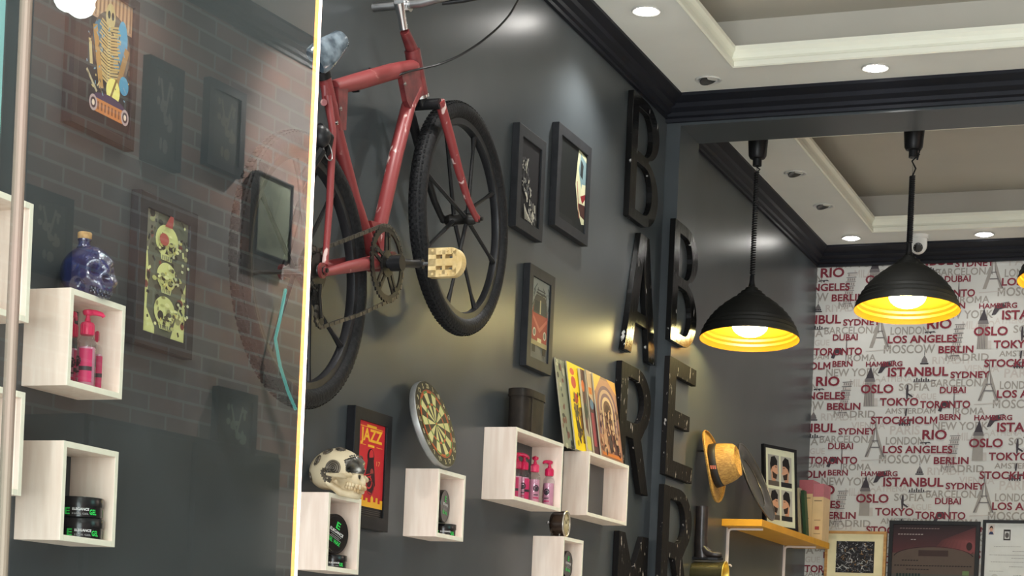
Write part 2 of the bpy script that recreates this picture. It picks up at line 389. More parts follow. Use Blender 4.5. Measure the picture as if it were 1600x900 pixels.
# ------------------------------------------------------------------ glass partition in front of the dark wall
GD = radians(2.5)
GT = V((sin(GD), cos(GD), 0)); GN = V((cos(GD), -sin(GD), 0))
GE = V((1.25, 1.802, 0))
M_GLASS = glass('partition_glass', (0.90, 0.935, 0.92), 0.125)
M_CLEAR = bpy.data.materials.new('partition_glass_inner_faces'); M_CLEAR.use_nodes = True
n, l = nm(M_CLEAR); n.remove(n['Principled BSDF']); tr = n.new('ShaderNodeBsdfTransparent'); tr.inputs[0].default_value = (0.99, 1, 0.995, 1); l.new(tr.outputs[0], n['Material Output'].inputs[0])
mg = emission('glowing_edge_white', (1.0, 0.80, 0.70), 3.2)  # emission stands in for light caught by the glass edge
gp = thing('glass_panel', 'tall clear glass partition panel with an added glow on its right-hand edge', 'glass panel', (GE.x, GE.y, 0))
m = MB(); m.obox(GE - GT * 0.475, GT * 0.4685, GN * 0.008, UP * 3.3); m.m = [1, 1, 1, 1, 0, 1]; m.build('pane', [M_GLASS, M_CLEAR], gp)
m = MB(); m.obox(GE - GT * 0.0042, GT * 0.0054, GN * 0.004, UP * 3.3); m.build('edge_glow', mg, gp)['label'] = 'pinkish white emissive line imitating light caught on the glass edge'
m = MB(); m.obox(GE - GT * 0.0056, GT * 0.0014, GN * 0.0035, UP * 3.3); m.build('edge_glow', emission('glowing_edge_orange', (1.0, 0.36, 0.10), 1.1), gp)['label'] = 'orange emissive inner line imitating light caught on the glass edge'
gq = thing('glass_panel', 'second glass partition panel left of the slim vertical post', 'glass panel', (GE.x - GT.x * 0.48, GE.y - GT.y * 0.48, 0))
m = MB(); m.obox(GE - GT * 2.6, GT * 2.110, GN * 0.008, UP * 3.3); m.m = [1, 1, 1, 1, 0, 1]; m.build('pane', [M_GLASS, M_CLEAR], gq)
m = MB(); p0 = GE - GT * 0.4855
m.obox(p0, GT * 0.008, GN * 0.010, UP * 3.3)
tag(m.build('metal_post', mat('pinkish_steel', (0.26, 0.18, 0.15), 0.7, 0.0, spec=0.2, col2=(0.19, 0.18, 0.13), scale=3, stretch=(1, 1, 1)), None, bevel=0.003), 'slim brushed metal post between the two glass panels', 'post')

def mirror_hit(x, y, X):
    """where the reflection seen at a photo pixel comes from, on the plane at distance X"""
    d = ray(x, y); t = (GE - CAM).dot(GN) / d.dot(GN); q = CAM + d * t
    d2 = d - GN * (2 * d.dot(GN)); return q + d2 * ((X - q.x) / d2.x)
# ------------------------------------------------------------------ ceiling lights
M_TRIM = mat('downlight_trim', (0.72, 0.71, 0.68), 0.3, 0.2, var=0.03)
M_HOT = emission('lamp_hot', (1.0, 0.97, 0.92), SPOT_GLOW)
def downlight(px, py, lit, label, pos=None, z=ZC, aim=None, power=None, cone=125):
    p = V(pos) if pos else C(px, py, z)
    t = thing('downlight', label, 'ceiling light', p, 'recessed ceiling lights')
    m = MB(); m.lathe([(0.046, 0.0), (0.050, -0.003), (0.046, -0.006), (0.036, -0.004), (0.034, 0.0)], p, n=36, capb=False, capt=False); m.build('trim_ring', M_TRIM, t)
    if lit:
        m = MB(); m.lathe([(0.034, -0.003), (0.026, -0.010), (0.012, -0.014), (0.0005, -0.015)], p, n=28, capb=False); m.build('bulb', M_HOT, t)
        light('downlight_beam', 'SPOT', p + V((0, 0, -0.03)), power or SPOT_W, (1.0, 0.985, 0.94), aim or (p + V((0, 0, -1))), 0.03, t, radians(cone), 1.0 if power else 0.7)
    else:
        m = MB(); ax = V((0.35, -0.1, -1)).normalized()
        m.lathe([(0.034, 0.0), (0.033, 0.004), (0.020, 0.001), (0.0005, -0.002)], p + V((0, 0, -0.001)), ax, n=28, capb=False); m.build('lamp_face', mat('unlit_lamp_face', (0.05, 0.05, 0.05), 0.25, 0.3), t)
    return t
downlight(1010, 16, True, 'glowing downlight at the top, nearest on the near ceiling bay')
downlight(1368, 105, True, 'glowing downlight on the near ceiling bay just above the dark beam')
downlight(1107, 124, False, 'unlit downlight in the near ceiling corner above the beam')
downlight(1243, 270, False, 'unlit downlight in the far bay beside the left hanging lamp cord')
downlight(1287, 321, False, 'unlit downlight between another unlit one and the far corner')
downlight(1330, 371, True, 'glowing downlight in the far corner above the wallpaper edge', power=SPOT_W * 0.30)
downlight(1538, 365, True, 'glowing downlight above the wallpaper right of the dome camera', power=SPOT_W * 0.30)
for x, y in ((0.26, 3.9), (0.26, 2.0), (0.85, 2.9), (0.85, 4.6), (1.5, 6.85), (1.6, 1.0), (3.3, 6.85)):  # unseen downlights added to brighten the wall and the room
    downlight(0, 0, True, 'unseen glowing downlight added on the near ceiling bay for more light', (x, y, ZC))
for y, kq in ((4.75, 0.10), (6.1, 1.0)):
    p = V((XR - 0.30, y, ZC)); downlight(0, 0, True, 'glowing downlight washing the brick wall', p, aim=p + V((0.33, 0, -0.30)), power=BRICK_W * kq, cone=130)
for x in (1.55, 2.2): downlight(0, 0, True, 'glowing downlight in the far bay outside the view', (x, 9.3, ZC), power=SPOT_W * 0.26)

# ------------------------------------------------------------------ hanging lamps
M_BULB = emission('warm_bulb', (1.0, 0.87, 0.36), 84.0)
def coil(p0, p1, r, turns, seg=10):
    return [p0.lerp(p1, i / (turns * seg)) + V((cos(2 * pi * i / seg), sin(2 * pi * i / seg), 0)) * r for i in range(turns * seg + 1)]
def pendant(label, rim, ztop, R=0.205, loose=False):
    c = V(rim); t = thing('pendant_lamp', label, 'hanging lamp', c, 'black dome hanging lamps')
    k = R / 78.0; H = lambda y: (531 - y) * k
    raw = [(78, 531), (77, 526), (75.5, 524), (75.5, 520), (72.5, 517), (72.5, 513), (69, 510), (68.5, 506), (65, 503), (64, 499), (60, 496), (58.5, 492), (54, 489), (52, 485), (47, 482), (43, 477), (37, 473), (31, 468), (24, 465), (22, 461), (17.5, 459.5), (16.5, 455.5), (11, 454), (10, 450), (6, 448), (5, 444)]
    m = MB(); A_ = V((-0.02, 0.085, 1)).normalized(); m.lathe([(r * k, H(y)) for r, y in raw], c, A_, n=56, capb=False); m.build('lamp_shade', M_LAMPB, t)
    m = MB(); inn = [(77.6, 531.3), (75.5, 526), (73.6, 524), (73.6, 520), (70.5, 517), (70.5, 513), (67, 510), (66, 506), (63, 503), (62, 499), (58, 496), (50, 488), (40, 478), (28, 470), (14, 462), (0.1, 459)]
    m.lathe([(r * k, H(y)) for r, y in inn], c, A_, n=56, capb=False); m.build('shade_lining', M_GOLD, t)
    m = MB(); m.sphere(c + UP * 0.054, (0.072, 0.072, 0.046), 28, 14); m.lathe([(0.02, 0), (0.02, 0.05)], c + UP * 0.100, n=16); m.build('bulb', M_BULB, t)
    m = MB(); m.lathe([(5 * k, H(444)), (4 * k, H(438)), (3.6 * k, H(430)), (2.5 * k, H(428))], c, A_, n=20); m.build('cord_sleeve', M_BPLA, t)
    zc = ztop - c.z; q_ = c + A_ * H(428); c = V((q_.x, q_.y, c.z))
    m = MB(); m.lathe([(0.018, zc - 0.125), (0.018, zc - 0.098), (0.030, zc - 0.095), (0.036, zc - 0.085), (0.042, zc), ], c, n=28); m.build('ceiling_cup', M_BPLA, t)
    z0 = H(428); z1 = zc - 0.125
    m = MB()
    if loose:
        zm = z0 + (z1 - z0) * 0.78
        m.tube(coil(c + UP * z0, c + UP * zm, 0.0095, 36, 8), 0.0036, 5)
        m.tube([c + UP * zm, c + V((0.012, 0, zm + 0.03)), c + V((-0.004, 0, zm + 0.06)), c + V((0.024, 0, zm + 0.085)), c + V((0.004, 0, zm + 0.10)), c + V((0.028, 0, zm + 0.118)), c + V((0.016, 0, z1 - 0.01))], 0.0036, 6)
    else:
        zm = z0 + (z1 - z0) * 0.94
        m.tube(coil(c + UP * z0, c + UP * zm, 0.0085, 42, 8), 0.0034, 5)
        m.tube([c + UP * zm, c + V((0.012, 0, zm + 0.012)), c + V((-0.004, 0, zm + 0.025)), c + V((0.008, 0, z1))], 0.0034, 6)
    m.build('coiled_cord', M_BPLA, t)
    m = MB(); m.tube([c + UP * z0, c + UP * (z1 + 0.01)], 0.0012, 6); m.build('steel_wire', M_STEEL, t)
    return t
LY = 7.56
for i, (px, py, lb, lo) in enumerate(((1171, 530, 'black dome hanging lamp nearest the dark side wall, glowing yellow inside', False), (1417, 485, 'black dome hanging lamp in front of the wallpaper, lit yellow inside', True), (1676, 437, 'black dome hanging lamp cut off at the right edge of the view', True))):
    p = B(px, py, LY); pendant(lb, (p.x, LY, p.z), ZC, 0.202 if i == 0 else 0.206, lo)

# dome camera
p = B(1437, 368, 9.55); p = V((p.x + 0.012, 9.46, ZC))
t = thing('dome_camera', 'white dome security camera on the ceiling between the hanging lamps', 'camera', p)
M_WPL = mat('white_plastic', (0.75, 0.74, 0.70), 0.35, var=0.02)
m = MB(); m.lathe([(0.048, 0), (0.048, -0.012), (0.044, -0.018)], p, n=32); m.build('base', M_WPL, t)
m = MB(); m.sphere(p + V((0, 0, -0.048)), (0.042, 0.042, 0.046), 28, 18); m.lathe([(0.040, -0.018), (0.042, -0.045)], p, n=28, capb=False, capt=False); m.build('ball', M_WPL, t)
d = V((0.1, -0.86, -0.50)).normalized()
m = MB(); m.lathe([(0.023, 0.035), (0.023, 0.045), (0.018, 0.0465), (0.0005, 0.047)], p + V((0, 0, -0.048)), d, n=24); m.build('lens', mat('dark_lens', (0.01, 0.01, 0.012), 0.1), t)
m = MB()
for k in range(10):
    a = 2 * pi * k / 10; u = d.orthogonal().normalized(); w = d.cross(u)
    m.sphere(p + V((0, 0, -0.048)) + d * 0.0455 + (u * cos(a) + w * sin(a)) * 0.0195, 0.0022, 8, 6)
m.build('led', mat('ir_led', (0.2, 0.2, 0.2), 0.3), t)

# ------------------------------------------------------------------ white cube shelves
BX = {}
def cube(key, y0, y1, z0, z1, X, label):
    t = thing('cube_shelf', label, 'box shelf', (0, (y0 + y1) / 2, z0), 'white wooden cube shelves')
    k = 0.0115
    def board(nm_, a, b):
        m = MB(); m.box(a, b); 
        # the limed faces, with cream front edges
        for i, f in enumerate(m.f):
            if i == 3: m.m[i] = 1
        o = m.build(nm_, [M_WOODW, M_WOODE], t, bevel=0.0008, recalc=False); return o
    board('side_panel', (0, y0, z0), (X, y0 + k, z1)); board('side_panel', (0, y1 - k, z0), (X, y1, z1))
    board('top_panel', (0, y0 + k, z1 - k), (X, y1 - k, z1)); board('bottom_panel', (0, y0 + k, z0), (X, y1 - k, z0 + k))
    BX[key] = (y0, y1, z0 + k, z1, X)
def cube_px(key, ftl, ftr, fbl, X, label):
    a = W(*ftl, X); b_ = W(*ftr, X); c = W(*fbl, X); cube(key, a.y, b_.y, c.z, a.z, X, label)
cube_px('main', (807, 667), (881, 694), (801, 780), 0.104, 'wide white cube shelf holding pink pump bottles under the dark tin')
cube_px('right', (921, 705), (983, 728), (917, 805), 0.090, 'empty wide white cube shelf carrying the leaning comics')
cube_px('dart', (686, 732), (728, 747), (679, 838), 0.100, 'white cube shelf below the dartboard with small black jars')
cube_px('skull', (514, 769), (565, 781), (507, 891), 0.086, 'white cube shelf carrying the bone coloured skull')
cube_px('second', (111, 449), (197, 476), (101, 601), 0.102, 'white cube shelf carrying the blue skull bottle, pink bottles inside')
cube_px('fourth', (100, 688), (186, 704), (92, 844), 0.103, 'white cube shelf at lower left holding two stacked black jars')
a = W(881, 838, 0.106); b_ = W(912, 846, 0.106); cube('bottom', a.y, b_.y, a.z - 0.19, a.z, 0.106, 'white cube shelf at the bottom edge under the small clock')
cube('first', 2.92 - 0.43, 2.92, 1.726, 1.942, 0.10, 'topmost left white cube shelf cut off by the left edge')
cube('third', 2.92 - 0.43, 2.92, 1.412, 1.600, 0.10, 'cube shelf at the left edge, lower of the two cut off there')

# ------------------------------------------------------------------ pump bottles
M_PINK = mat('hot_pink_plastic', s2l((214, 34, 88)), 0.35, var=0.05)
M_LIQ = mat('pink_liquid', s2l((226, 168, 188)), 0.25, col2=s2l((206, 140, 168)), scale=14)
M_BOT = glass('clear_bottle_plastic', (0.94, 0.93, 0.94), 0.06, 0.08)
M_LBL = mat('magenta_label', s2l((196, 40, 96)), 0.5, var=0.05); M_LBK = mat('dark_label_print', (0.03, 0.02, 0.03), 0.5)
def pump_bottle(label, p, rz):
    t = thing('pump_bottle', label, 'bottle', (0, 0, 0), 'pink pump bottles'); o = V((0, 0, 0)); r = 0.0185
    prof = [(r - 0.002, 0), (r, 0.003), (r, 0.083), (r - 0.002, 0.090), (0.012, 0.096), (0.010, 0.100), (0.010, 0.104)]
    m = MB(); m.lathe(prof, o, n=28, capb=True); m.build('bottle_body', M_BOT, t)
    m = MB(); m.lathe([(r - 0.0035, 0.003), (r - 0.002, 0.005), (r - 0.002, 0.076)], o, n=24); m.build('liquid', M_LIQ, t)
    m = MB()
    def patch(a0, a1, z0, z1, mi, rr):
        n = 10; vs = []
        for i in range(n + 1):
            a = a0 + (a1 - a0) * i / n; vs += [(rr * cos(a), rr * sin(a), z0), (rr * cos(a), rr * sin(a), z1)]
        m.add(vs, [(2 * i, 2 * i + 2, 2 * i + 3, 2 * i + 1) for i in range(n)], mi, True)
    patch(-2.5, -1.1, 0.008, 0.072, 0, r + 0.0006); patch(-2.5, -1.1, 0.030, 0.038, 1, r + 0.0010)
    for ph in (0.35, 3.5):
        for k in range(12):
            a = 2 * pi * k / 12; patch(ph + 0.42 * cos(a) - 0.11, ph + 0.42 * cos(a) + 0.11, 0.048 + 0.0085 * sin(a) - 0.002, 0.048 + 0.0085 * sin(a) + 0.002, 1, r + 0.0006)
        patch(ph - 0.2, ph + 0.25, 0.040, 0.052, 1, r + 0.0005); patch(ph - 0.5, ph + 0.5, 0.016, 0.020, 0, r + 0.0006); patch(ph - 0.4, ph + 0.4, 0.026, 0.029, 1, r + 0.0006)
    m.build('label', [M_LBL, M_LBK], t, recalc=False)
    m = MB(); m.lathe([(0.0125, 0.100), (0.0130, 0.102), (0.0130, 0.121), (0.0115, 0.124), (0.006, 0.126), (0.005, 0.132)], o, n=24)
    for k in range(16):
        a = 2 * pi * k / 16; m.tube([(0.0131 * cos(a), 0.0131 * sin(a), 0.102), (0.0131 * cos(a), 0.0131 * sin(a), 0.120)], 0.0009, 4)
    m.build('collar', M_PINK, t)
    m = MB(); m.lathe([(0.004, 0.125), (0.004, 0.140)], o, n=12)
    m.lathe([(0.007, 0.138), (0.010, 0.141), (0.0105, 0.146), (0.008, 0.1485), (0.0005, 0.149)], o, n=20)
    m.tube([(0, 0, 0.1445), (0.016, 0, 0.1445), (0.027, 0, 0.1425), (0.031, 0, 0.138)], [0.0065, 0.0055, 0.0045, 0.0036], 10); m.build('pump_head', M_PINK, t)
    t.location = p; t.rotation_euler = (0, 0, rz); return t
def floor_pt(key, px, py, X):
    return V((X, W(px, py, X).y, BX[key][2] + 0.0003))
P0 = pump_bottle('pink pump bottle nearest the right end of the wide shelf', floor_pt('main', 856, 790, 0.068), -pi / 2 - 0.35)
SP = [('main', 834, 775, 0.062, -1.2, 'pink pump bottle second from the right in the wide shelf'), ('main', 817, 770, 0.052, 1.5, 'pink pump bottle third from the right in the wide shelf'),
      ('main', 806, 765, 0.040, 0.3, 'pink pump bottle half hidden at the left of the wide shelf'),
      ('second', 133, 598, 0.074, 0.75, 'front pink pump bottle with magenta label below the blue skull bottle'), ('second', 154, 600, 0.046, 0.45, 'rear pink pump bottle with dark print below the blue skull bottle'),
      ('second', 108, 590, 0.030, 1.9, 'dark pink pump bottle mostly hidden by the side of its shelf'), ]
for k, px, py, X, rz, lb in SP: dup(P0, floor_pt(k, px, py, X), rz, lb)
dup(P0, (0.06, 2.775, BX['third'][2] + 0.0003), 1.2, 'pink pump bottle cut off by the left edge of the view')

# ------------------------------------------------------------------ black gel jars
M_JAR = mat('glossy_black_jar', (0.008, 0.008, 0.009), 0.22, var=0.1); M_GRN = mat('bright_green_print', s2l((50, 210, 90)), 0.5); M_WHT = mat('white_print', (0.75, 0.75, 0.75), 0.5); M_GRY = mat('grey_print', (0.25, 0.25, 0.25), 0.5)
def jar(label, c, ax, ref, R, H, yaw=0.0, group='black hair gel jars', printed=True):
    """c: centre of the bottom, ax: axis towards the lid, ref: direction the print faces / print's up on the lid"""
    c = V(c); ax = V(ax).normalized(); ref = V(ref); ref = (ref - ax * ref.dot(ax)).normalized(); sd = ref.cross(ax)
    t = thing('gel_jar', label, 'jar', c, group)
    MM = [M_JAR, M_GRN, M_WHT, M_GRY]; up, rt = ref, ref.cross(ax)
    m = MB(); m.lathe([(R * 0.90, 0), (R * 0.95, H * 0.03), (R * 0.95, H * 0.55)], c, ax, n=44)
    def arc_text(s, a0, z, h, w, mi):
        vs, fs, tw, th = text2d(s, 0.03); vv = []
        for x, y in vs:
            a = a0 + (x / tw - 0.5) * w / R; dd = ref * cos(a) - rt * sin(a); vv.append(c + ax * (z + y / th * h) + dd * (R * 0.95 + 0.0006))
        m.add(vv, fs, mi)
    for q in (0, 2.1, 4.2):
        arc_text('E', q - 0.55, H * 0.13, H * 0.32, H * 0.28, 1); arc_text('ELEGANCE', q + 0.05, H * 0.33, H * 0.12, H * 0.85, 2); arc_text('HAIR GEL', q + 0.05, H * 0.13, H * 0.09, H * 0.85, 3)
        arc_text('GEL', q + 0.62, H * 0.15, H * 0.25, H * 0.4, 1)
    m.build('jar_body', MM, t, recalc=False)
    m = MB(); m.lathe([(R, H * 0.55), (R, H * 0.94), (R * 0.97, H * 0.99), (R * 0.9, H), (R * 0.88, H * 0.985)], c, ax, n=44)
    o = c + ax * (H * 0.987)
    def T(s, x, y, h, mi, w=None): put_text(m, s, o + rt * (x * R) + up * (y * R) + ax * 0.0006, rt, up, h=h * R, w=(w * R if w else None), mi=mi, bold=0.03)
    T('E', -0.16, 0.28, 0.34, 1, 0.32); T('ELEGANCE', -0.55, 0.04, 0.15, 2, 1.1); T('GEL WAX', -0.5, -0.48, 0.20, 1, 1.0)
    for yy, ww in ((-0.06, 0.9), (-0.16, 0.7), (-0.24, 1.0)): m.obox(o + rt * (-ww / 2 * R) + up * (yy * R) + ax * 0.0003, rt * (ww * R), up * (0.035 * R), ax * 0.0003, 3)
    m.build('lid', MM, t, recalc=False)
    return t
zj = BX['fourth'][2]; yj = W(132, 838, 0.06).y
H4 = 0.040
jar('lower black jar of the two stacked at lower left', (0.052, yj - 0.004, zj), UP, (0.62, -0.78, 0), 0.046, H4)
jar('upper black jar of the two stacked at lower left', (0.052, yj - 0.008, zj + H4 + 0.0005), UP, (0.55, -0.83, 0), 0.046, H4)
zj = BX['skull'][2]; yj = W(524, 880, 0.05).y
jar('black jar lying flat under the upright jar below the bone skull', (0.042, yj, zj), UP, (0.5, -0.85, 0), 0.036, 0.033)
q = W(530, 838, 0.07); jar('round black jar standing on edge below the bone skull, face outward', (0.030, q.y, zj + 0.0335 + 0.050), (1, -0.22, 0.0), (0.1, 0.35, 0.94), 0.050, 0.036)
zj = BX['dart'][2]; yj = W(695, 836, 0.05).y
jar('black jar lying flat under the upright jar below the dartboard', (0.042, yj + 0.006, zj), UP, (0.5, -0.85, 0), 0.040, 0.036)
q = W(695, 795, 0.07); jar('round black jar standing on edge below the dartboard', (0.036, q.y + 0.004, zj + 0.0365 + 0.046), (1, 0.12, 0), (0, 0.1, 1), 0.046, 0.032)
zj = BX['bottom'][2]; q = W(886, 885, 0.07); jar('black jar in the shelf under the small clock', (0.040, q.y, zj + 0.095), (1, 0, 0), (0, 0.1, 1), 0.046, 0.034)
jar('black jar hidden low in the shelf under the small clock', (0.050, q.y, zj), UP, (0.5, -0.85, 0), 0.042, 0.048)
# ------------------------------------------------------------------ the two skulls
def gauss(d, c, s):
    c = V(c).normalized(); a = acos(max(-1, min(1, d.dot(c)))); return exp(-a * a / (2 * s * s))
def skull_r(d, soft=1.0):
    r = 1 / sqrt((d.x / 1.02) ** 2 + (d.y / 0.76) ** 2 + (d.z / 0.84) ** 2)
    y = abs(d.y); e = V((d.x, y, d.z))
    r += 0.20 * gauss(e, (0.74, 0.10, -0.62), 0.24) + 0.10 * gauss(e, (0.86, 0.12, -0.36), 0.20) + 0.13 * gauss(e, (0.70, 0.56, -0.22), 0.15)
    r += 0.07 * gauss(e, (0.86, 0.30, 0.30), 0.15) + 0.07 * gauss(e, (0.99, 0, 0.06), 0.08)
    r -= soft * 0.42 * gauss(e, (0.86, 0.36, 0.04), 0.125) + soft * 0.26 * gauss(e, (0.97, 0.05, -0.20), 0.075)
    r -= 0.09 * gauss(e, (0.42, 0.86, 0.10), 0.20) + 0.27 * gauss(e, (0.34, 0.66, -0.52), 0.15) + 0.10 * gauss(e, (0.82, 0.30, -0.52), 0.06)
    r += 0.06 * gauss(e, (0.50, 0.44, -0.74), 0.12) - 0.20 * gauss(e, (-0.25, 0, -1.0), 0.42) + 0.06 * gauss(e, (-0.9, 0, 0.1), 0.4)
    return r
def ico(sub):
    bm = bmesh.new(); bmesh.ops.create_icosphere(bm, subdivisions=sub, radius=1)
    vs = [v.co.normalized() for v in bm.verts]; fs = [tuple(v.index for v in f.verts) for f in bm.faces]; bm.free(); return vs, fs
ICO = ico(6)
def skull_body(m, o, size, yaw, soft=1.0, tilt=0.0, mi=0, sz=1.0):
    rot = Matrix.Rotation(yaw, 3, 'Z') @ Matrix.Rotation(tilt, 3, 'Y'); o = V(o)
    f = lambda d, k=1.0: o + rot @ (V((d.x, d.y, d.z * sz)) * (skull_r(d, soft) * size * k))
    m.add([f(d) for d in ICO[0]], ICO[1], mi, True); return f, rot
# blue glass skull
base_z = BX['second'][3]
pc = W(135, 440, 0.06); bo = V((0.062, pc.y, base_z + 0.050))
t = thing('skull_bottle', 'dark blue glass skull bottle with a cork, standing on a white cube shelf', 'bottle', (bo.x, bo.y, base_z))
M_BLUE = mat('deep_blue_glass', (0.006, 0.010, 0.050), 0.07, col2=(0.010, 0.020, 0.10), scale=55, bump=0.5, spec=0.9, coat=0.6)
m = MB(); f, rot = skull_body(m, bo, 0.0595, -0.30, 1.0, 0.05, sz=1.06)
for k in range(3):                                                  # bottle foot
    pass
m.lathe([(0.040, -0.0495), (0.042, -0.044), (0.034, -0.030)], bo, n=36, sx=0.8); m.build('bottle_body', M_BLUE, t)
m = MB(); tb = mat('dark_blue_teeth', (0.012, 0.014, 0.03), 0.15, var=0.3, coat=0.5)
def teeth(m, f, rot, o, n, y0, rows, w, h, out, mi=0, amp=0.55):
    for rw, zz in enumerate(rows):
        for i in range(n):
            a = (i - (n - 1) / 2) / n * 2 * amp; d = V((cos(a) * 0.86, sin(a) * 0.86, zz)).normalized()
            p = f(d, out); nx = rot @ V((cos(a * 1.1), sin(a * 1.1), -0.05)); sd = UP.cross(nx).normalized()
            m.sphere((0, 0, 0), 1, 10, 6, mi); cnt = 10 * 5 + 2
            for q in range(len(m.v) - cnt, len(m.v)):
                v = m.v[q]; m.v[q] = tuple(p + nx * (v[0] * w * 0.55) + sd * (v[1] * w * 0.52) + UP * (v[2] * h * 0.56))
teeth(m, f, rot, bo, 8, 0, (-0.52, -0.66), 0.0085, 0.0095, 0.99); m.build('teeth', tb, t)
npz = bo + V((-0.006, -0.006, 0.048))
m = MB(); m.lathe([(0.015, 0), (0.0115, 0.006), (0.0115, 0.013), (0.013, 0.014), (0.013, 0.017)], npz, n=28); m.build('bottle_neck', M_BLUE, t)
m = MB(); m.lathe([(0.0125, 0.017), (0.0135, 0.019), (0.0140, 0.028), (0.0125, 0.030)], npz, n=24); m.build('cork', mat('cork', s2l((176, 140, 92)), 0.8, var=0.2, scale=120), t)
# bone skull with machine fittings
base_z = BX['skull'][3]; pc = W(520, 770, 0.07)
so = V((0.078, pc.y + 0.005, base_z + 0.0545))
t = thing('skull_ornament', 'bone coloured skull ornament with dark metal gears and goggle plate', 'skull', (so.x, so.y, base_z))
M_BONE = mat('aged_bone', s2l((206, 190, 158)), 0.5, col2=s2l((166, 142, 104)), scale=16, lo=0.5, hi=0.75, bump=0.08)
M_GUN = mat('dark_antique_metal', (0.055, 0.052, 0.046), 0.32, 0.75, col2=(0.16, 0.15, 0.13), scale=30, bump=0.15)
M_STONE = mat('bronze_grey_ornament', s2l((104, 94, 80)), 0.45, 0.2, col2=s2l((60, 54, 46)), scale=30)
m = MB(); f, rot = skull_body(m, so, 0.070, -0.10, 1.0, 0.0); m.build('skull', M_BONE, t)
m = MB(); teeth(m, f, rot, so, 12, 0, (-0.45, -0.59), 0.0086, 0.0115, 1.005, amp=0.64); m.build('teeth', mat('ivory_teeth', s2l((222, 208, 176)), 0.4, col2=s2l((170, 140, 96)), scale=40), t)
for sy in (-1, 1):
    m = MB(); m.tube([f(V((0.05, sy * 0.86, -0.16)).normalized(), 1.03), f(V((0.40, sy * 0.82, -0.20)).normalized(), 1.12), f(V((0.68, sy * 0.62, -0.18)).normalized(), 1.08), f(V((0.82, sy * 0.46, -0.16)).normalized(), 0.99)], [0.004, 0.0055, 0.0065, 0.007], 10)
    m.build('cheekbone', M_BONE, t)
m = MB(); m.sphere(f(V((0.97, 0, -0.17)).normalized(), 0.99), (0.006, 0.006, 0.009), 14, 10); m.build('nose_cavity', M_GUN, t)
m = MB()                                                            # jaw bone band
m.tube([f(V((-0.05, -0.70, -0.42)).normalized(), 1.0), f(V((0.16, -0.66, -0.66)).normalized(), 1.06), f(V((0.45, -0.44, -0.80)).normalized(), 1.05), f(V((0.72, -0.18, -0.76)).normalized(), 1.03), f(V((0.76, 0.0, -0.74)).normalized(), 1.04), f(V((0.72, 0.18, -0.76)).normalized(), 1.03), f(V((0.45, 0.44, -0.80)).normalized(), 1.05), f(V((0.16, 0.66, -0.66)).normalized(), 1.06)], [0.006, 0.009, 0.0105, 0.0105, 0.0105, 0.0105, 0.0105, 0.009], 12)
m.build('jaw', M_BONE, t)
plate_c = V((0.80, -0.26, 0.26)).normalized(); vs, fs = [], []
m = MB(); keep = [i for i, d in enumerate(ICO[0]) if (abs(atan2(d.z, d.x) - 0.20) < 0.38 and abs(d.y) < 0.64 and d.x > 0 and d.z > -0.10 + 0.25 * max(0, abs(d.y) - 0.45))]
ks = set(keep); idx = {v: i for i, v in enumerate(keep)}
pv = [f(ICO[0][i], 1.025) for i in keep]; pf = [tuple(idx[a] for a in F) for F in ICO[1] if all(a in ks for a in F)]
m.add(pv, pf, 0, True); o_ = m.build('goggle_plate', M_GUN, t); md = o_.modifiers.new('thick', 'SOLIDIFY'); md.thickness = 0.003
m = MB()
for sy in (-1, 1):
    d = V((0.86, sy * 0.36, 0.06)).normalized(); c = f(d, 1.10); ax = (rot @ V((0.80, sy * 0.55, 0.05))).normalized()
    m.torus(c, ax, 0.0155, 0.0032, 32, 8); m.lathe([(0.014, -0.004), (0.014, -0.001), (0.006, 0.001), (0.0005, 0.001)], c, ax, n=24)
for k in range(9):
    a = -1.0 + k * 0.25; m.sphere(f(V((cos(0.55), sin(a) * 0.55, sin(0.62))).normalized(), 1.07), 0.0022, 8, 6)
m.build('goggles', M_GUN, t)
m = MB(); d = V((0.32, -0.92, 0.10)).normalized(); ax = rot @ V((0.18, -0.98, 0.0)); c = f(d, 1.03)
for R, r in ((0.0175, 0.0026), (0.0125, 0.0024), (0.0075, 0.0022), (0.003, 0.0022)): m.torus(c + ax * (0.004 * (1 - R / 0.02)), ax, R, r, 36, 8)
m.lathe([(0.019, -0.004), (0.018, 0.0005), (0.001, 0.001)], c, ax, n=32); m.build('rosette', M_STONE, t)
m = MB()
for dd, R in (((-0.05, -0.95, -0.12), 0.009), ((0.05, -0.92, -0.36), 0.0085), ((-0.55, -0.72, 0.42), 0.0105), ((-0.20, -0.55, 0.86), 0.0095), ((-0.80, -0.45, -0.20), 0.008), ((0.30, -0.30, 0.95), 0.009)):
    d = V(dd).normalized(); c = f(d, 1.01); ax = (c - so).normalized(); u = ax.orthogonal().normalized(); w = ax.cross(u)
    m.torus(c, ax, R, 0.0024, 28, 8); m.torus(c, ax, R * 0.45, 0.0022, 20, 8)
    for k in range(10):
        a = 2 * pi * k / 10; dv = u * cos(a) + w * sin(a); m.obox(c + dv * R - w * 0 - ax * 0.0015 - (ax.cross(dv)) * 0.0012, dv * 0.004, ax.cross(dv) * 0.0024, ax * 0.003)
m.build('gear', M_STONE, t)

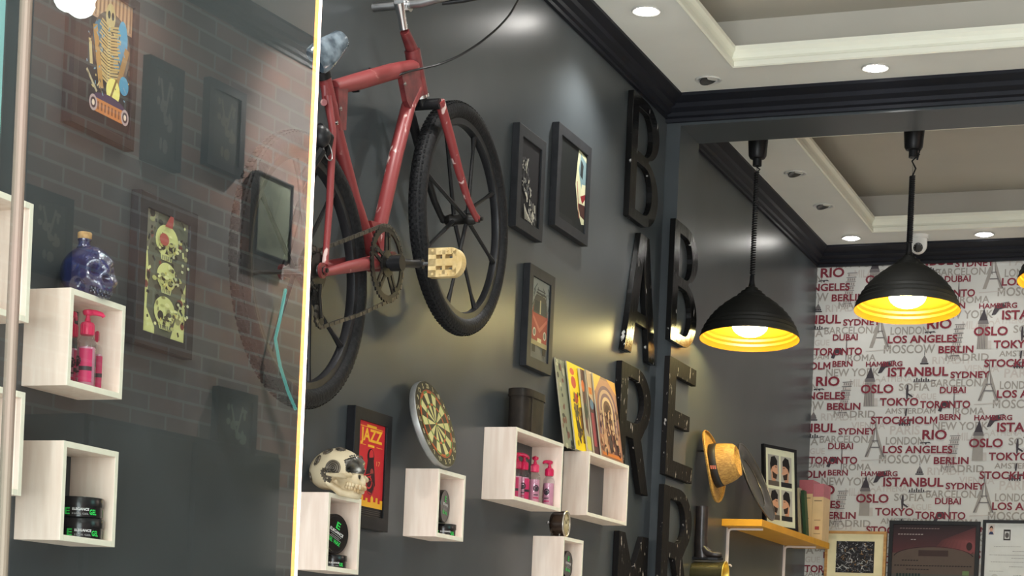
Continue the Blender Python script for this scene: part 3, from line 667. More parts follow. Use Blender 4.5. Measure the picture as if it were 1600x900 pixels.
# ------------------------------------------------------------------ pictures
class Art:
    """flat shapes in unit coordinates on a picture sheet"""
    def __init__(s, o, ex, ey, nv, w, h):
        s.o = V(o); s.ex = V(ex); s.ey = V(ey); s.n = V(nv); s.w = w; s.h = h; s.m = MB(); s.mats = []; s.z = 0
    def mi(s, c):
        mt = rgb(*c) if isinstance(c, tuple) else c
        if mt not in s.mats: s.mats.append(mt)
        return s.mats.index(mt)
    def poly(s, pts, c):
        s.z += 1; e = s.n * (0.00004 * s.z)
        s.m.add([s.o + s.ex * (x * s.w) + s.ey * (y * s.h) + e for x, y in pts], [tuple(range(len(pts)))], s.mi(c))
    def rect(s, x0, y0, x1, y1, c): s.poly([(x0, y0), (x1, y0), (x1, y1), (x0, y1)], c)
    def disc(s, cx, cy, rx, ry, c, n=22, a0=0, a1=2 * pi):
        s.poly([(cx + rx * cos(a0 + (a1 - a0) * k / n), cy + ry * sin(a0 + (a1 - a0) * k / n)) for k in range(n + (0 if a1 - a0 > 6.28 else 1))], c)
    def ring(s, cx, cy, rx, ry, k, c, n=24, a0=0.0, a1=2 * pi):
        s.z += 1; e = s.n * (0.00004 * s.z); vs = []
        for i in range(n + 1):
            a = a0 + (a1 - a0) * i / n
            for q in (1.0, k): vs.append(s.o + s.ex * ((cx + rx * q * cos(a)) * s.w) + s.ey * ((cy + ry * q * sin(a)) * s.h) + e)
        s.m.add(vs, [(2 * i, 2 * i + 2, 2 * i + 3, 2 * i + 1) for i in range(n)], s.mi(c))
    def line(s, x0, y0, x1, y1, t, c):
        dx, dy = (x1 - x0) * s.w, (y1 - y0) * s.h; L = max(1e-6, sqrt(dx * dx + dy * dy)); nx, ny = -dy / L * t / 2, dx / L * t / 2
        s.poly([(x0 + nx / s.w, y0 + ny / s.h), (x1 + nx / s.w, y1 + ny / s.h), (x1 - nx / s.w, y1 - ny / s.h), (x0 - nx / s.w, y0 - ny / s.h)], c)
    def text(s, body, x0, y0, w, h, c, bold=0.03):
        s.z += 1; put_text(s.m, body, s.o + s.ex * (x0 * s.w) + s.ey * (y0 * s.h) + s.n * (0.00004 * s.z), s.ex, s.ey, w=w * s.w, h=h * s.h, mi=s.mi(c), bold=bold)
    def build(s, parent, name='picture'): return s.m.build(name, s.mats, parent, recalc=False)

def framed(name, label, o, ex, ey, nv, w, h, bw, depth, fmat, art, matw=0.0, cat='picture frame', bwb=None):
    """o = lower left corner of the frame's back, ex/ey unit vectors, nv outward"""
    o = V(o); ex = V(ex); ey = V(ey); nv = V(nv); bwb = bwb or bw
    t = thing(name, label, cat, o + ex * (w / 2))
    m = MB()
    for a, b, c, d in (((0, 0), (w, 0), (w - bw, bwb), (bw, bwb)), ((w, 0), (w, h), (w - bw, h - bw), (w - bw, bwb)), ((w, h), (0, h), (bw, h - bw), (w - bw, h - bw)), ((0, h), (0, 0), (bw, bwb), (bw, h - bw))):
        m.prism([a, b, c, d], o, ex, ey, nv * depth)
    m.build('frame', fmat, t, bevel=0.0012)
    A = Art(o + ex * bw + ey * bwb + nv * (depth - 0.006), ex, ey, nv, w - 2 * bw, h - bw - bwb)
    art(A); A.build(t)
    m = MB(); m.obox(o + ex * 0.004 + ey * 0.004, ex * (w - 0.008), ey * (h - 0.008), nv * (depth - 0.0065)); m.build('backing', M_BLACK, t)
    return t
def wall_frame(name, label, tl, tr, br, bl, bw, fmat, art, X=0.022, **k):
    a, b, c, d = [W(p[0], p[1], X) for p in (tl, tr, br, bl)]
    y0 = (a.y + d.y) / 2; y1 = (b.y + c.y) / 2; z1 = (a.z + b.z) / 2; z0 = (c.z + d.z) / 2
    return framed(name, label, (0.0005, y0, z0), (0, 1, 0), (0, 0, 1), (1, 0, 0), y1 - y0, z1 - z0, bw, X, fmat, art, **k)
K = (14, 14, 16)
def art_bones(A):                                                    # tall dark sheet, painted bony column over a car front
    rnd = random.Random(3)
    A.rect(0, 0, 1, 1, (18, 20, 24)); A.rect(0.15, 0.78, 1, 1, (176, 140, 110))
    for k in range(22): A.line(0.2 + k * 0.036, 0.80, 0.22 + k * 0.035, 0.995, 0.003, (120, 92, 70) if k % 2 else (205, 170, 130))
    A.disc(0.62, 0.62, 0.36, 0.26, (92, 78, 66)); A.disc(0.40, 0.66, 0.13, 0.12, (58, 110, 140)); A.disc(0.82, 0.70, 0.10, 0.16, (80, 150, 186)); A.disc(0.76, 0.52, 0.10, 0.05, (70, 140, 176))
    A.disc(0.56, 0.62, 0.12, 0.22, (40, 34, 34)); A.disc(0.58, 0.84, 0.09, 0.10, (190, 170, 120)); A.disc(0.55, 0.85, 0.025, 0.03, K); A.disc(0.62, 0.85, 0.025, 0.03, K)
    for k in range(20):
        y = 0.76 - k * 0.022; A.rect(0.52, y, 0.60, y + 0.013, (206, 186, 130)); A.line(0.56, y, 0.42 - 0.02 * (k % 3), y + 0.035, 0.004, (186, 160, 104)); A.line(0.58, y, 0.74 + 0.02 * (k % 3), y + 0.03, 0.004, (186, 160, 104))
    A.line(0.28, 0.72, 0.44, 0.28, 0.016, (170, 130, 72)); A.line(0.90, 0.66, 0.72, 0.30, 0.016, (150, 116, 70)); A.line(0.2, 0.60, 0.24, 0.42, 0.010, (186, 170, 120)); A.line(0.16, 0.37, 0.36, 0.24, 0.006, (170, 160, 130))
    A.disc(0.66, 0.30, 0.13, 0.095, (226, 214, 120)); A.disc(0.86, 0.38, 0.09, 0.07, (60, 140, 176)); A.line(0.60, 0.22, 0.72, 0.40, 0.006, (120, 96, 40))
    A.disc(0.60, 0.20, 0.30, 0.055, (64, 44, 74)); A.rect(0.34, 0.095, 0.86, 0.195, (186, 116, 62))
    for k in range(7): A.rect(0.38 + k * 0.065, 0.115, 0.41 + k * 0.065, 0.175, (120, 70, 40))
    for x in (0.30, 0.90): A.disc(x, 0.15, 0.075, 0.06, (170, 150, 150)); A.disc(x, 0.15, 0.05, 0.04, (60, 40, 50)); A.disc(x, 0.15, 0.025, 0.022, (220, 200, 180))
    for k in range(40): x, y = rnd.uniform(.12, .95), rnd.uniform(.25, .75); A.line(x, y, x + rnd.uniform(-.05, .05), y + rnd.uniform(-.04, .04), 0.003, rnd.choice([(200, 180, 120), (90, 80, 60), (110, 150, 170)]))
def art_skulls(A):
    rnd = random.Random(5); G = (206, 208, 140); D = (58, 56, 52)
    A.rect(0, 0, 1, 1, (96, 98, 84)); A.poly([(0, 0), (0, .9), (.12, .5), (.1, .2), (.3, .06), (.3, 0)], G); A.poly([(1, 0), (.68, 0), (.8, .2), (.92, .4), (1, .5)], G); A.poly([(0, 1), (.3, 1), (.1, .7), (0, .6)], (120, 118, 104))
    for k in range(34): x, y = rnd.uniform(0, 1), rnd.uniform(.05, 1); A.disc(x, y, rnd.uniform(.03, .08), rnd.uniform(.015, .04), rnd.choice([(78, 76, 66), (120, 70, 62), (52, 52, 48), (150, 150, 110)]), 9)
    for cx, cy, s in ((.50, .76, 1.0), (.52, .47, .85), (.50, .18, .92)):
        A.disc(cx, cy + .03, .27 * s, .135 * s, G); A.poly([(cx - .17 * s, cy - .03), (cx + .17 * s, cy - .03), (cx + .12 * s, cy - .13 * s), (cx - .12 * s, cy - .13 * s)], G)
        A.disc(cx - .10 * s, cy - .01, .075 * s, .042 * s, D); A.disc(cx + .11 * s, cy - .01, .075 * s, .042 * s, D); A.poly([(cx, cy - .03), (cx + .04, cy - .075), (cx - .04, cy - .075)], D)
        for k in range(5): A.rect(cx - .10 * s + k * .045 * s, cy - .125 * s, cx - .075 * s + k * .045 * s, cy - .09 * s, (110, 106, 84))
    for k in range(90):
        i = k % 3; cx, cy = ((.50, .76), (.52, .47), (.50, .18))[i]; x, y = cx + rnd.gauss(0, .15), cy + rnd.gauss(0, .06); A.disc(x, y, rnd.uniform(.015, .06), rnd.uniform(.008, .022), rnd.choice([(176, 176, 112), (222, 222, 160), (140, 138, 92), (84, 82, 66), (196, 186, 110)]), 8)
    for k in range(26): x, y = rnd.uniform(0, .2) + .75 * (k % 2), rnd.uniform(.02, .98); A.line(x, y, x + rnd.uniform(-.08, .08), y + rnd.uniform(-.05, .05), .006, rnd.choice([(60, 62, 54), (44, 44, 42), (210, 212, 150)]))
    A.disc(.38, .79, .11, .05, (164, 82, 72)); A.poly([(.38, .9), (.5, 1), (.58, 1), (.56, .9)], (150, 70, 66))
    for k in range(16): x, y = rnd.uniform(.6, 1), rnd.uniform(.1, .95); A.line(x, y, x + rnd.uniform(-.1, .1), y + rnd.uniform(-.06, .06), .004, (44, 46, 44)); A.disc(x, y, .03, .014, (188, 190, 150), 7)
def art_strokes(A):
    rnd = random.Random(9); A.rect(0, 0, 1, 1, (30, 29, 32)); A.rect(.08, 0, 1, .3, (22, 22, 24))
    for k in range(110):
        y = rnd.uniform(.02, .78); x = .28 + .12 * sin(y * 7) + rnd.uniform(-.14, .22) + (.25 * (1 - y) if y < .3 else 0)
        A.line(x, y, x + rnd.uniform(-.08, .10), y + rnd.uniform(-.10, .03), rnd.uniform(.003, .010), rnd.choice([(150, 148, 140), (196, 192, 176), (92, 92, 92), (70, 70, 72)]))
    for k in range(5): A.line(.2 + .03 * k, .2 - .02 * k, .28 + .08 * k, .02, .004, (190, 186, 170))
def art_pale_band(A):                                                # plain stand-in: a pale painted band in shade
    A.rect(0, 0, 1, 1, (24, 27, 27)); A.poly([(.70, 1), (1, .97), (1, .12), (.90, .10), (.74, .26), (.62, .55), (.66, .82)], (196, 196, 160)); A.poly([(.78, .97), (1, .9), (1, .55), (.86, .5), (.72, .75)], (116, 140, 144))
    A.poly([(.80, .90), (.90, .84), (.88, .66), (.78, .70)], (44, 48, 50)); A.poly([(.86, .60), (1, .62), (1, .34), (.80, .38)], (206, 204, 170)); A.poly([(.82, .44), (1, .50), (1, .44), (.9, .36)], (132, 40, 44)); A.poly([(.74, .34), (1, .36), (1, .18), (.84, .20)], (70, 44, 40)); A.line(.68, .60, .80, .16, .005, (150, 60, 50))
    A.rect(0, 0, .55, .08, (34, 36, 36))
def art_bus(A):
    rnd = random.Random(4); A.rect(0, 0, 1, 1, (100, 104, 100)); A.rect(0, .55, 1, 1, (128, 134, 130)); A.rect(0, 0, 1, .2, (90, 92, 90))
    for k in range(20): x, y = rnd.uniform(0, 1), rnd.uniform(.7, 1); A.line(x, y, x + rnd.uniform(-.2, .2), y - .1, .004, (66, 72, 70))
    A.poly([(.10, .20), (.92, .20), (.94, .56), (.86, .68), (.16, .68), (.06, .56)], (150, 64, 54)); A.poly([(.12, .57), (.90, .57), (.84, .76), (.76, .81), (.28, .81), (.18, .76)], (62, 62, 58)); A.poly([(.15, .59), (.48, .59), (.48, .73), (.22, .73)], (36, 44, 46)); A.poly([(.54, .59), (.88, .59), (.80, .73), (.54, .73)], (50, 58, 60)); A.rect(.48, .58, .54, .75, (170, 160, 130))
    A.line(.26, .83, .80, .83, .006, (56, 58, 56)); A.line(.3, .87, .76, .87, .004, (56, 58, 56)); A.line(.32, .82, .36, .9, .004, (56, 58, 56)); A.line(.72, .82, .68, .9, .004, (56, 58, 56))
    A.poly([(.12, .55), (.50, .40), (.90, .55), (.90, .50), (.50, .34), (.12, .50)], (180, 96, 84))
    for x in (.22, .80): A.disc(x, .33, .085, .055, (190, 180, 160)); A.disc(x, .33, .06, .038, (120, 116, 104))
    A.rect(.06, .17, .94, .23, (150, 138, 100)); A.poly([(.12, .17), (.30, .17), (.30, .08), (.14, .08)], (40, 38, 36)); A.poly([(.72, .17), (.9, .17), (.88, .08), (.72, .08)], (40, 38, 36)); A.rect(.40, .22, .62, .27, (200, 186, 140))
def art_jazz(A):
    Rd, Ye, Bk = (198, 46, 52), (236, 176, 52), (48, 22, 28)
    A.rect(0, 0, 1, 1, Rd); A.line(.32, .962, .68, .962, .006, Ye); A.text('JAZZ', .09, .80, .82, .135, Ye, .03); A.line(.08, .948, .92, .948, .0015, Ye); A.line(.38, .752, .62, .752, .006, Ye); A.line(.08, .752, .30, .752, .0012, Ye); A.line(.70, .752, .92, .752, .0012, Ye)
    A.text('17', .72, .555, .14, .05, (224, 150, 90), .01); A.disc(.50, .64, .13, .085, Bk); A.disc(.52, .655, .08, .06, Rd); A.poly([(.40, .62), (.60, .64), (.66, .50), (.70, .34), (.58, .25), (.40, .27), (.30, .40), (.36, .50)], Bk)
    A.disc(.56, .48, .06, .035, (150, 60, 54)); A.poly([(.22, .42), (.52, .46), (.54, .43), (.25, .37)], Rd); A.line(.24, .40, .60, .46, .004, Bk); A.disc(.30, .36, .09, .05, Bk); A.ring(.46, .36, .12, .07, .75, Rd); A.ring(.52, .31, .14, .08, .85, (130, 40, 44))
    A.poly([(0, .13), (.06, .13), (.06, .19), (.12, .19), (.12, .15), (.2, .15), (.2, .21), (.27, .21), (.27, .16), (.36, .16), (.36, .19), (.44, .19), (.44, .15), (.55, .15), (.55, .20), (.60, .23), (.65, .20), (.65, .16), (.74, .16), (.74, .21), (.82, .21), (.82, .15), (.9, .15), (.9, .19), (1, .19), (1, .095), (0, .095)], Ye)
    A.rect(0, 0, 1, .095, (26, 24, 26))
    for k in range(3): A.line(.06, .025 + k * .02, .94, .025 + k * .02, .001, (90, 84, 80))
wall_frame('picture_frame', 'black framed tall skeleton painting at the top left behind the glass', (120, -50), (216, -5), (213, 235), (111, 193), 0.018, M_BLACK, art_bones, 0.024)
wall_frame('picture_frame', 'dark framed painting of three stacked yellow skulls behind the glass', (220, 296), (309, 334), (301, 562), (211, 535), 0.030, M_GREYFR, art_skulls, 0.024)
wall_frame('picture_frame', 'black framed dark picture of pale strokes nearest the front wheel', (810, 190), (853, 221), (848, 378), (808, 356), 0.034, M_GREYFR, art_strokes, 0.024)
wall_frame('picture_frame', 'black framed dark picture with one pale lit edge, left of the letters', (873, 190), (925, 231), (918, 386), (868, 351), 0.034, M_GREYFR, art_pale_band, 0.024)
wall_frame('picture_frame', 'black framed picture of a red and white vintage bus', (829, 410), (868, 434), (861, 588), (822, 570), 0.034, M_GREYFR, art_bus, 0.024)
wall_frame('picture_frame', 'black framed red jazz music poster behind the bone skull', (556, 632), (614, 652), (605, 838), (548, 815), 0.032, M_BLACK, art_jazz, 0.024, bwb=0.034)

# ------------------------------------------------------------------ dartboard
top = W(668, 598, 0.02); bot = W(687, 735, 0.088)
zs = BX['dart'][3] + 0.0005
R = 0.124; th = 0.020
cz = None
lean = 0.30
ey = V((-sin(lean), 0, cos(lean))); nv = V((cos(lean), 0, sin(lean))); ex = V((0, 1, 0))
yc = W(675, 667, 0.06).y
oc = V((0.079, yc, zs)) + ey * R - nv * 0.0 
oc.x = 0.012 + R * sin(lean) + 0.004
oc.z = zs + R * cos(lean) + 0.001
t = thing('dartboard', 'round dartboard with cream and black sectors leaning above a white cube shelf', 'dartboard', oc)
m = MB(); m.lathe([(R * 0.97, 0), (R, 0.004), (R, th - 0.004), (R * 0.985, th)], oc, nv, n=64, capt=False); m.build('rim', mat('dull_grey_rim', (0.30, 0.30, 0.29), 0.4, 0.5, var=0.15), t)
CR, BKc, RD, GN_ = (190, 186, 128), (30, 26, 20), (170, 74, 34), (66, 110, 50)
m = MB(); mats_ = [rgb(24, 24, 22), rgb(*CR), rgb(*BKc), rgb(*RD), rgb(*GN_), rgb(168, 164, 130)]
fo = oc + nv * th
def ringsec(r0, r1, a0, a1, mi, e, n=4):
    vs = []
    for i in range(n + 1):
        a = a0 + (a1 - a0) * i / n; d = ex * cos(a) + ey * sin(a); vs += [fo + d * (r0 * R) + nv * e, fo + d * (r1 * R) + nv * e]
    m.add(vs, [(2 * i, 2 * i + 1, 2 * i + 3, 2 * i + 2) for i in range(n)], mi)
ringsec(0, 0.985, 0, 2 * pi, 0, 0, 64)
for k in range(20):
    a0 = pi / 2 - pi / 20 + k * pi / 10; a1 = a0 + pi / 10; c = 2 if k % 2 == 0 else 1; q = 3 if k % 2 == 0 else 4
    ringsec(0.05, 0.76, a0, a1, c, 0.0006); ringsec(0.42, 0.47, a0, a1, q, 0.0010); ringsec(0.71, 0.76, a0, a1, q, 0.0010)
ringsec(0, 0.07, 0, 2 * pi, 4, 0.0012, 20); ringsec(0, 0.035, 0, 2 * pi, 3, 0.0014, 16); ringsec(0.77, 0.785, 0, 2 * pi, 3, 0.0012, 64)
mats_.append(rgb(176, 172, 140))
for k, s in enumerate('20 5 12 9 14 11 8 16 7 19 3 17 2 15 10 6 13 4 18 1'.split()):
    a = pi / 2 + k * pi / 10; d = ex * cos(a) + ey * sin(a); put_text(m, s, fo + d * (0.88 * R) + nv * 0.0012, ex, ey, h=0.11 * R, mi=6, center=True)
m.build('face', mats_, t, recalc=False)

# ------------------------------------------------------------------ dark tin on the wide shelf
zs = BX['main'][3]; a = W(788, 660, 0.018); b_ = W(856, 672, 0.085)
t = thing('storage_tin', 'old dark brown tin box with a rim, on the wide white cube shelf', 'tin', (0.05, (a.y + b_.y) / 2, zs))
M_TIN = mat('dark_rusty_tin', (0.009, 0.007, 0.006), 0.55, 0.1, col2=(0.028, 0.021, 0.015), scale=16, bump=0.2, spec=0.25)
ly = b_.y - a.y - 0.02; lx = 0.078; cx = 0.051; cy = (a.y + b_.y) / 2 - 0.005
ztop = W(805, 597, 0.085).z; Ht = ztop - zs
def rbox(m, hx, hy, z0, z1, e=4.0, n=48, mi=0, cap=True):
    vs = []
    for z in (z0, z1):
        for k in range(n):
            a_ = 2 * pi * k / n; c_, s_ = cos(a_), sin(a_); vs.append((cx + hx * abs(c_) ** (2 / e) * (1 if c_ >= 0 else -1), cy + hy * abs(s_) ** (2 / e) * (1 if s_ >= 0 else -1), z))
    m.add(vs, [(k, (k + 1) % n, n + (k + 1) % n, n + k) for k in range(n)], mi, True)
    if cap: m.add(vs[:n], [tuple(range(n))[::-1]], mi); m.add(vs[n:], [tuple(range(n))], mi)
m = MB(); rbox(m, lx / 2 - 0.002, ly / 2 - 0.004, zs, zs + 0.004); rbox(m, lx / 2 - 0.003, ly / 2 - 0.005, zs + 0.002, zs + Ht * 0.86); m.build('tin_body', M_TIN, t)
m = MB(); rbox(m, lx / 2, ly / 2, zs + Ht * 0.82, zs + Ht * 0.86); rbox(m, lx / 2 - 0.001, ly / 2 - 0.001, zs + Ht * 0.86, zs + Ht * 0.985); rbox(m, lx / 2 - 0.006, ly / 2 - 0.008, zs + Ht * 0.985, zs + Ht); m.build('lid', M_TIN, t)
m = MB(); m.tube([(cx + lx / 2 - 0.003, cy - 0.045, zs + 0.004), (cx + lx / 2 - 0.003, cy - 0.045, zs + Ht * 0.82)], 0.0022, 6); m.build('seam', M_STEEL if False else mat('rusty_seam', (0.05, 0.035, 0.025), 0.45, 0.4, var=0.3), t)

# ------------------------------------------------------------------ comics leaning on the empty shelf
zs = BX['right'][3] + 0.0004
tlp = W(922, 580, 0.040); tr = W(958, 602, 0.040); blp = W(946, 716, 0.086); brp = W(978, 727, 0.086)
ht = tlp.z - zs; wd = (tr.y - tlp.y + brp.y - blp.y) / 2; y0f = (tlp.y + blp.y) / 2
def comic(label, yl, x0, w, h, lean, draw, th=0.0045, zlift=0):
    ey = V((-sin(lean), 0, cos(lean))); nv = V((cos(lean), 0, sin(lean))); o = V((x0, yl, zs + zlift))
    t = thing('comic_book', label, 'comic', o + V((0, w / 2, 0)), 'comics leaning on the empty cube shelf')
    m = MB(); m.obox(o - nv * th, (0, w, 0), ey * h, nv * th); m.build('pages', rgb(196, 186, 160), t)
    A = Art(o + nv * 0.0002, (0, 1, 0), ey, nv, w, h); draw(A); A.build(t, 'cover')
    return t
def c_arch(A):
    A.rect(0, 0, 1, 1, (150, 104, 78)); A.rect(.05, .04, .95, .97, (172, 120, 92)); A.poly([(0, 1), (0, .78), (.35, 1)], (226, 180, 70)); A.poly([(1, 1), (.6, 1), (1, .84)], (214, 150, 60))
    for k, c in enumerate(((110, 78, 88), (186, 150, 120), (120, 88, 92), (206, 176, 130), (96, 62, 52))): A.disc(.5, .60, .44 - k * .065, .30 - k * .045, c, 20, 0, pi); A.rect(.06 + k * .065, .28, .94 - k * .065, .60, c)
    A.disc(.50, .58, .12, .09, (64, 40, 36)); A.poly([(.36, .50), (.64, .50), (.70, .20), (.30, .20)], (110, 70, 60)); A.poly([(.2, .36), (.34, .34), (.4, .08), (.2, .08)], (196, 150, 110)); A.poly([(.62, .32), (.8, .36), (.82, .08), (.6, .08)], (90, 54, 50)); A.rect(.42, .1, .58, .3, (70, 50, 50)); A.rect(.08, .03, .92, .07, (210, 120, 50))
    rnd = random.Random(12)
    for k in range(70): x, y = rnd.uniform(.08, .92), rnd.uniform(.08, .62); A.disc(x, y, rnd.uniform(.015, .05), rnd.uniform(.01, .05), rnd.choice([(104, 66, 56), (176, 130, 100), (60, 40, 40), (200, 160, 120), (130, 80, 66)]), 7)
def c_yellow(A):
    A.rect(0, 0, 1, 1, (240, 206, 20)); A.disc(.20, .78, .10, .07, (190, 40, 30)); A.disc(.24, .60, .09, .06, (190, 40, 30)); A.disc(.18, .90, .09, .04, (210, 70, 30)); A.poly([(.12, .50), (.30, .54), (.26, .36), (.34, .20), (.2, .10), (.14, .3)], (44, 36, 20)); A.poly([(.3, .5), (1, .6), (1, .1), (.35, .1)], (120, 84, 40)); A.disc(.16, .40, .04, .05, (60, 50, 20))
    rnd = random.Random(13)
    for k in range(40): x, y = rnd.uniform(.10, .5), rnd.uniform(.05, .7); A.disc(x, y, rnd.uniform(.01, .04), rnd.uniform(.01, .05), rnd.choice([(50, 40, 24), (120, 90, 40), (170, 140, 30), (90, 60, 40)]), 7)
def c_grey(A):
    rnd = random.Random(8); A.rect(0, 0, 1, 1, (128, 132, 112))
    for k in range(26): x, y = rnd.uniform(0, .5), rnd.uniform(0, 1); A.disc(x, y, rnd.uniform(.03, .1), rnd.uniform(.02, .06), rnd.choice([(50, 54, 50), (170, 168, 140), (80, 90, 80), (110, 70, 60)]), 8)
def c_dark(A):
    A.rect(0, 0, 1, 1, (74, 44, 48)); A.poly([(.02, 1), (.4, 1), (.3, .6), (.02, .7)], (200, 170, 130)); A.rect(.04, .1, .16, .5, (150, 60, 70)); A.disc(.12, .6, .08, .06, (90, 120, 140)); A.rect(.05, .72, .18, .8, (210, 120, 40))
def c_white(A):
    A.rect(0, 0, 1, 1, (176, 164, 140)); A.poly([(.05, 1), (.2, 1), (.14, .2), (.04, .3)], (90, 60, 54)); A.disc(.12, .5, .07, .1, (60, 70, 60)); A.rect(.02, .04, .2, .2, (200, 190, 80)); A.disc(.10, .8, .06, .07, (214, 110, 50))
ln = atan2(0.046, ht * 0.98)
comic('framed-looking brown comic with painted arches, front one at the right', y0f, 0.084, wd, ht / cos(ln), ln, c_arch)
comic('thin dark red comic just left of the brown arch comic', y0f - 0.055, 0.077, wd, ht / cos(ln) * 1.01, ln, c_dark)
comic('narrow strip of a pale grey comic right of the yellow one', y0f - 0.105, 0.070, wd, ht / cos(ln) * 1.0, ln, c_white)
comic('bright yellow comic with red figures among the leaning comics', y0f - 0.205, 0.063, wd, ht / cos(ln) * 1.03, ln, c_yellow)
comic('greyish green comic at the far left of the leaning row', y0f - 0.29, 0.053, wd * 0.62, ht / cos(ln) * 1.02, ln, c_grey)

# ------------------------------------------------------------------ small clock
zs = BX['bottom'][3]; c = W(880, 838, 0.07); R = 0.0415
t = thing('desk_clock', 'small round clock with a brown case and cream dial, on the bottom shelf', 'clock', (0.06, c.y, zs))
o = V((0.045, W(884, 818, 0.085).y - 0.008, zs + R + 0.003)); ax = V((1, 0.05, 0)).normalized()
m = MB(); m.lathe([(R * 0.8, -0.004), (R * 0.96, 0.004), (R, 0.012), (R, 0.042)], o, ax, n=44); m.build('case', mat('dark_brown_case', (0.03, 0.018, 0.012), 0.25, 0.2, var=0.3), t)
m = MB(); m.torus(o + ax * 0.044, ax, R * 0.97, 0.0035, 48, 10); m.build('bezel', mat('tarnished_bezel', (0.45, 0.42, 0.36), 0.28, 0.9, var=0.15), t)
m = MB(); m.lathe([(R * 0.95, 0.0424), (0.0004, 0.0426)], o, ax, n=40, capb=False); m.build('dial', mat('cream_dial', s2l((214, 204, 166)), 0.35, col2=s2l((170, 150, 100)), scale=30), t)
m = MB(); u = V((-0.05, 1, 0)).normalized()
for a, L, w_ in ((0.9, 0.022, 0.0024), (2.5, 0.031, 0.0018)): d = u * cos(a) + UP * sin(a); e = ax.cross(d); m.obox(o + ax * 0.0435 - e * w_ / 2, d * L, e * w_, ax * 0.0008)
for k in range(12): d = u * cos(k * pi / 6) + UP * sin(k * pi / 6); e = ax.cross(d); m.obox(o + ax * 0.0427 + d * 0.030 - e * 0.0012, d * 0.005, e * 0.0024, ax * 0.0006)
m.build('hand', mat('brown_hands', (0.10, 0.06, 0.02), 0.4), t)
for fx, fy in ((0.008, -0.03), (0.008, 0.03), (0.034, 0.03), (0.034, -0.03)):
    m = MB(); m.tube([o + V((fx, fy, -R * 0.82)), o + V((fx, fy * 1.13, -R - 0.0025))], 0.004, 8); m.build('foot', M_GUN, t)
m = MB(); m.tube([o + V((0.0, -R * 0.98, 0.0)), o + V((0.0, -R - 0.008, 0.0))], 0.003, 8); m.sphere(o + V((0, -R - 0.009, 0)), 0.005, 10, 8); m.build('winding_knob', M_STEEL, t)
# ------------------------------------------------------------------ the red bicycle hung on the wall
XW = 0.115
FH = W(719.8, 343.3, XW); RH = W(472, 423.9, XW)                   # wheel centres
bk_ = thing('bicycle', 'worn red bicycle hung high on the dark wall, partly behind the glass', 'bicycle', (XW, RH.y, RH.z))
def bp(x, y, dx=0.0): return W(x, y, XW + dx)
WR, WT = 0.3145, 0.0245
def wheel(c, a0, label):
    ri = WR - 2 * WT
    m = MB(); m.lathe([(ri + 0.004, -0.012), (ri - 0.012, -0.011), (ri - 0.016, 0.0), (ri - 0.012, 0.011), (ri + 0.004, 0.012), (ri + 0.004, -0.012)], c, (1, 0, 0), n=96, capb=False, capt=False)
    wh = m.build('wheel', mat('dark_rim', (0.020, 0.020, 0.022), 0.35, 0.2, var=0.2, spec=0.3), bk_); wh['label'] = label
    m = MB(); m.torus(c, (1, 0, 0), WR - WT, WT, 96, 14, ref=(0, 1, 0))
    for k in range(120):                                           # tread blocks
        a = 2 * pi * k / 120
        for q in (-0.55, -0.18, 0.18, 0.55):
            b = a + (0.026 if abs(q) < .3 else 0); d = V((0, cos(b), sin(b))); e = V((0, -sin(b), cos(b))); p = c + d * (WR - WT + WT * cos(q)) + V((WT * sin(q), 0, 0))
            m.obox(p - e * 0.0045 - V((0.0035, 0, 0)) - d * 0.002, e * 0.009, V((0.007, 0, 0)), d * (0.0032 if abs(q) < .3 else 0.0021))
    m.build('tyre', M_RUB, wh)
    for k in range(8):
        a = a0 + k * pi / 4; d = V((0, cos(a), sin(a))); s = 0.018 if k % 2 else -0.018
        m = MB(); m.tube([c + d * 0.016 + V((s, 0, 0)), c + d * (ri - 0.055) + V((s * 0.25, 0, 0)), c + d * (ri - 0.012)], [0.0062, 0.0050, 0.0085], 8); m.build('spoke', M_BPLA, wh)
    m = MB(); m.lathe([(0.012, -0.045), (0.017, -0.030), (0.017, -0.024), (0.013, -0.018), (0.013, 0.018), (0.017, 0.024), (0.017, 0.030), (0.012, 0.045)], c, (1, 0, 0), n=24)
    m.tube([c - V((0.060, 0, 0)), c + V((0.066, 0, 0))], 0.0052, 8); m.lathe([(0.010, 0.050), (0.010, 0.058)], c, (1, 0, 0), n=6); m.build('hub', M_GREASE, wh)
    t_ = V((0, cos(a0 - 0.75), sin(a0 - 0.75))); m = MB(); m.tube([c + t_ * (ri - 0.012), c + t_ * (ri - 0.050)], [0.004, 0.0032], 8); m.build('valve', M_STEEL, wh)
wheel(FH, 0.52, 'front wheel with eight thick black spokes'); wheel(RH, 1.0, 'rear wheel, half behind the glass')
M_SCUFF = mat('scuffed_red_tube', (0.21, 0.030, 0.031), 0.42, col2=(0.58, 0.42, 0.39), scale=34, lo=0.62, hi=0.66, stretch=(1, 1, 0.4), detail=9)
def tube_part(name, pts, r, mt, n=14, label=None):
    m = MB(); m.tube(pts, r, n); o = m.build(name, mt, bk_)
    if label: o['label'] = label
    return o
BB = bp(596, 409)
SC = bp(516, 138)                                                   # seat cluster
HT, HB = bp(644, 78), bp(657, 147)
tube_part('head_tube', [HT, HB], 0.0205, M_DRED)
tube_part('top_tube', [bp(520, 137), bp(560, 127), bp(612, 112), bp(646, 104)], [0.017, 0.0205, 0.0205, 0.018], M_RED, label='thick red top tube')
tube_part('down_tube', [bp(650, 140), bp(638, 166), bp(618, 245), bp(592, 360), bp(592, 404)], [0.018, 0.0185, 0.0185, 0.018, 0.02], M_SCUFF, label='red down tube with long pale scratches')
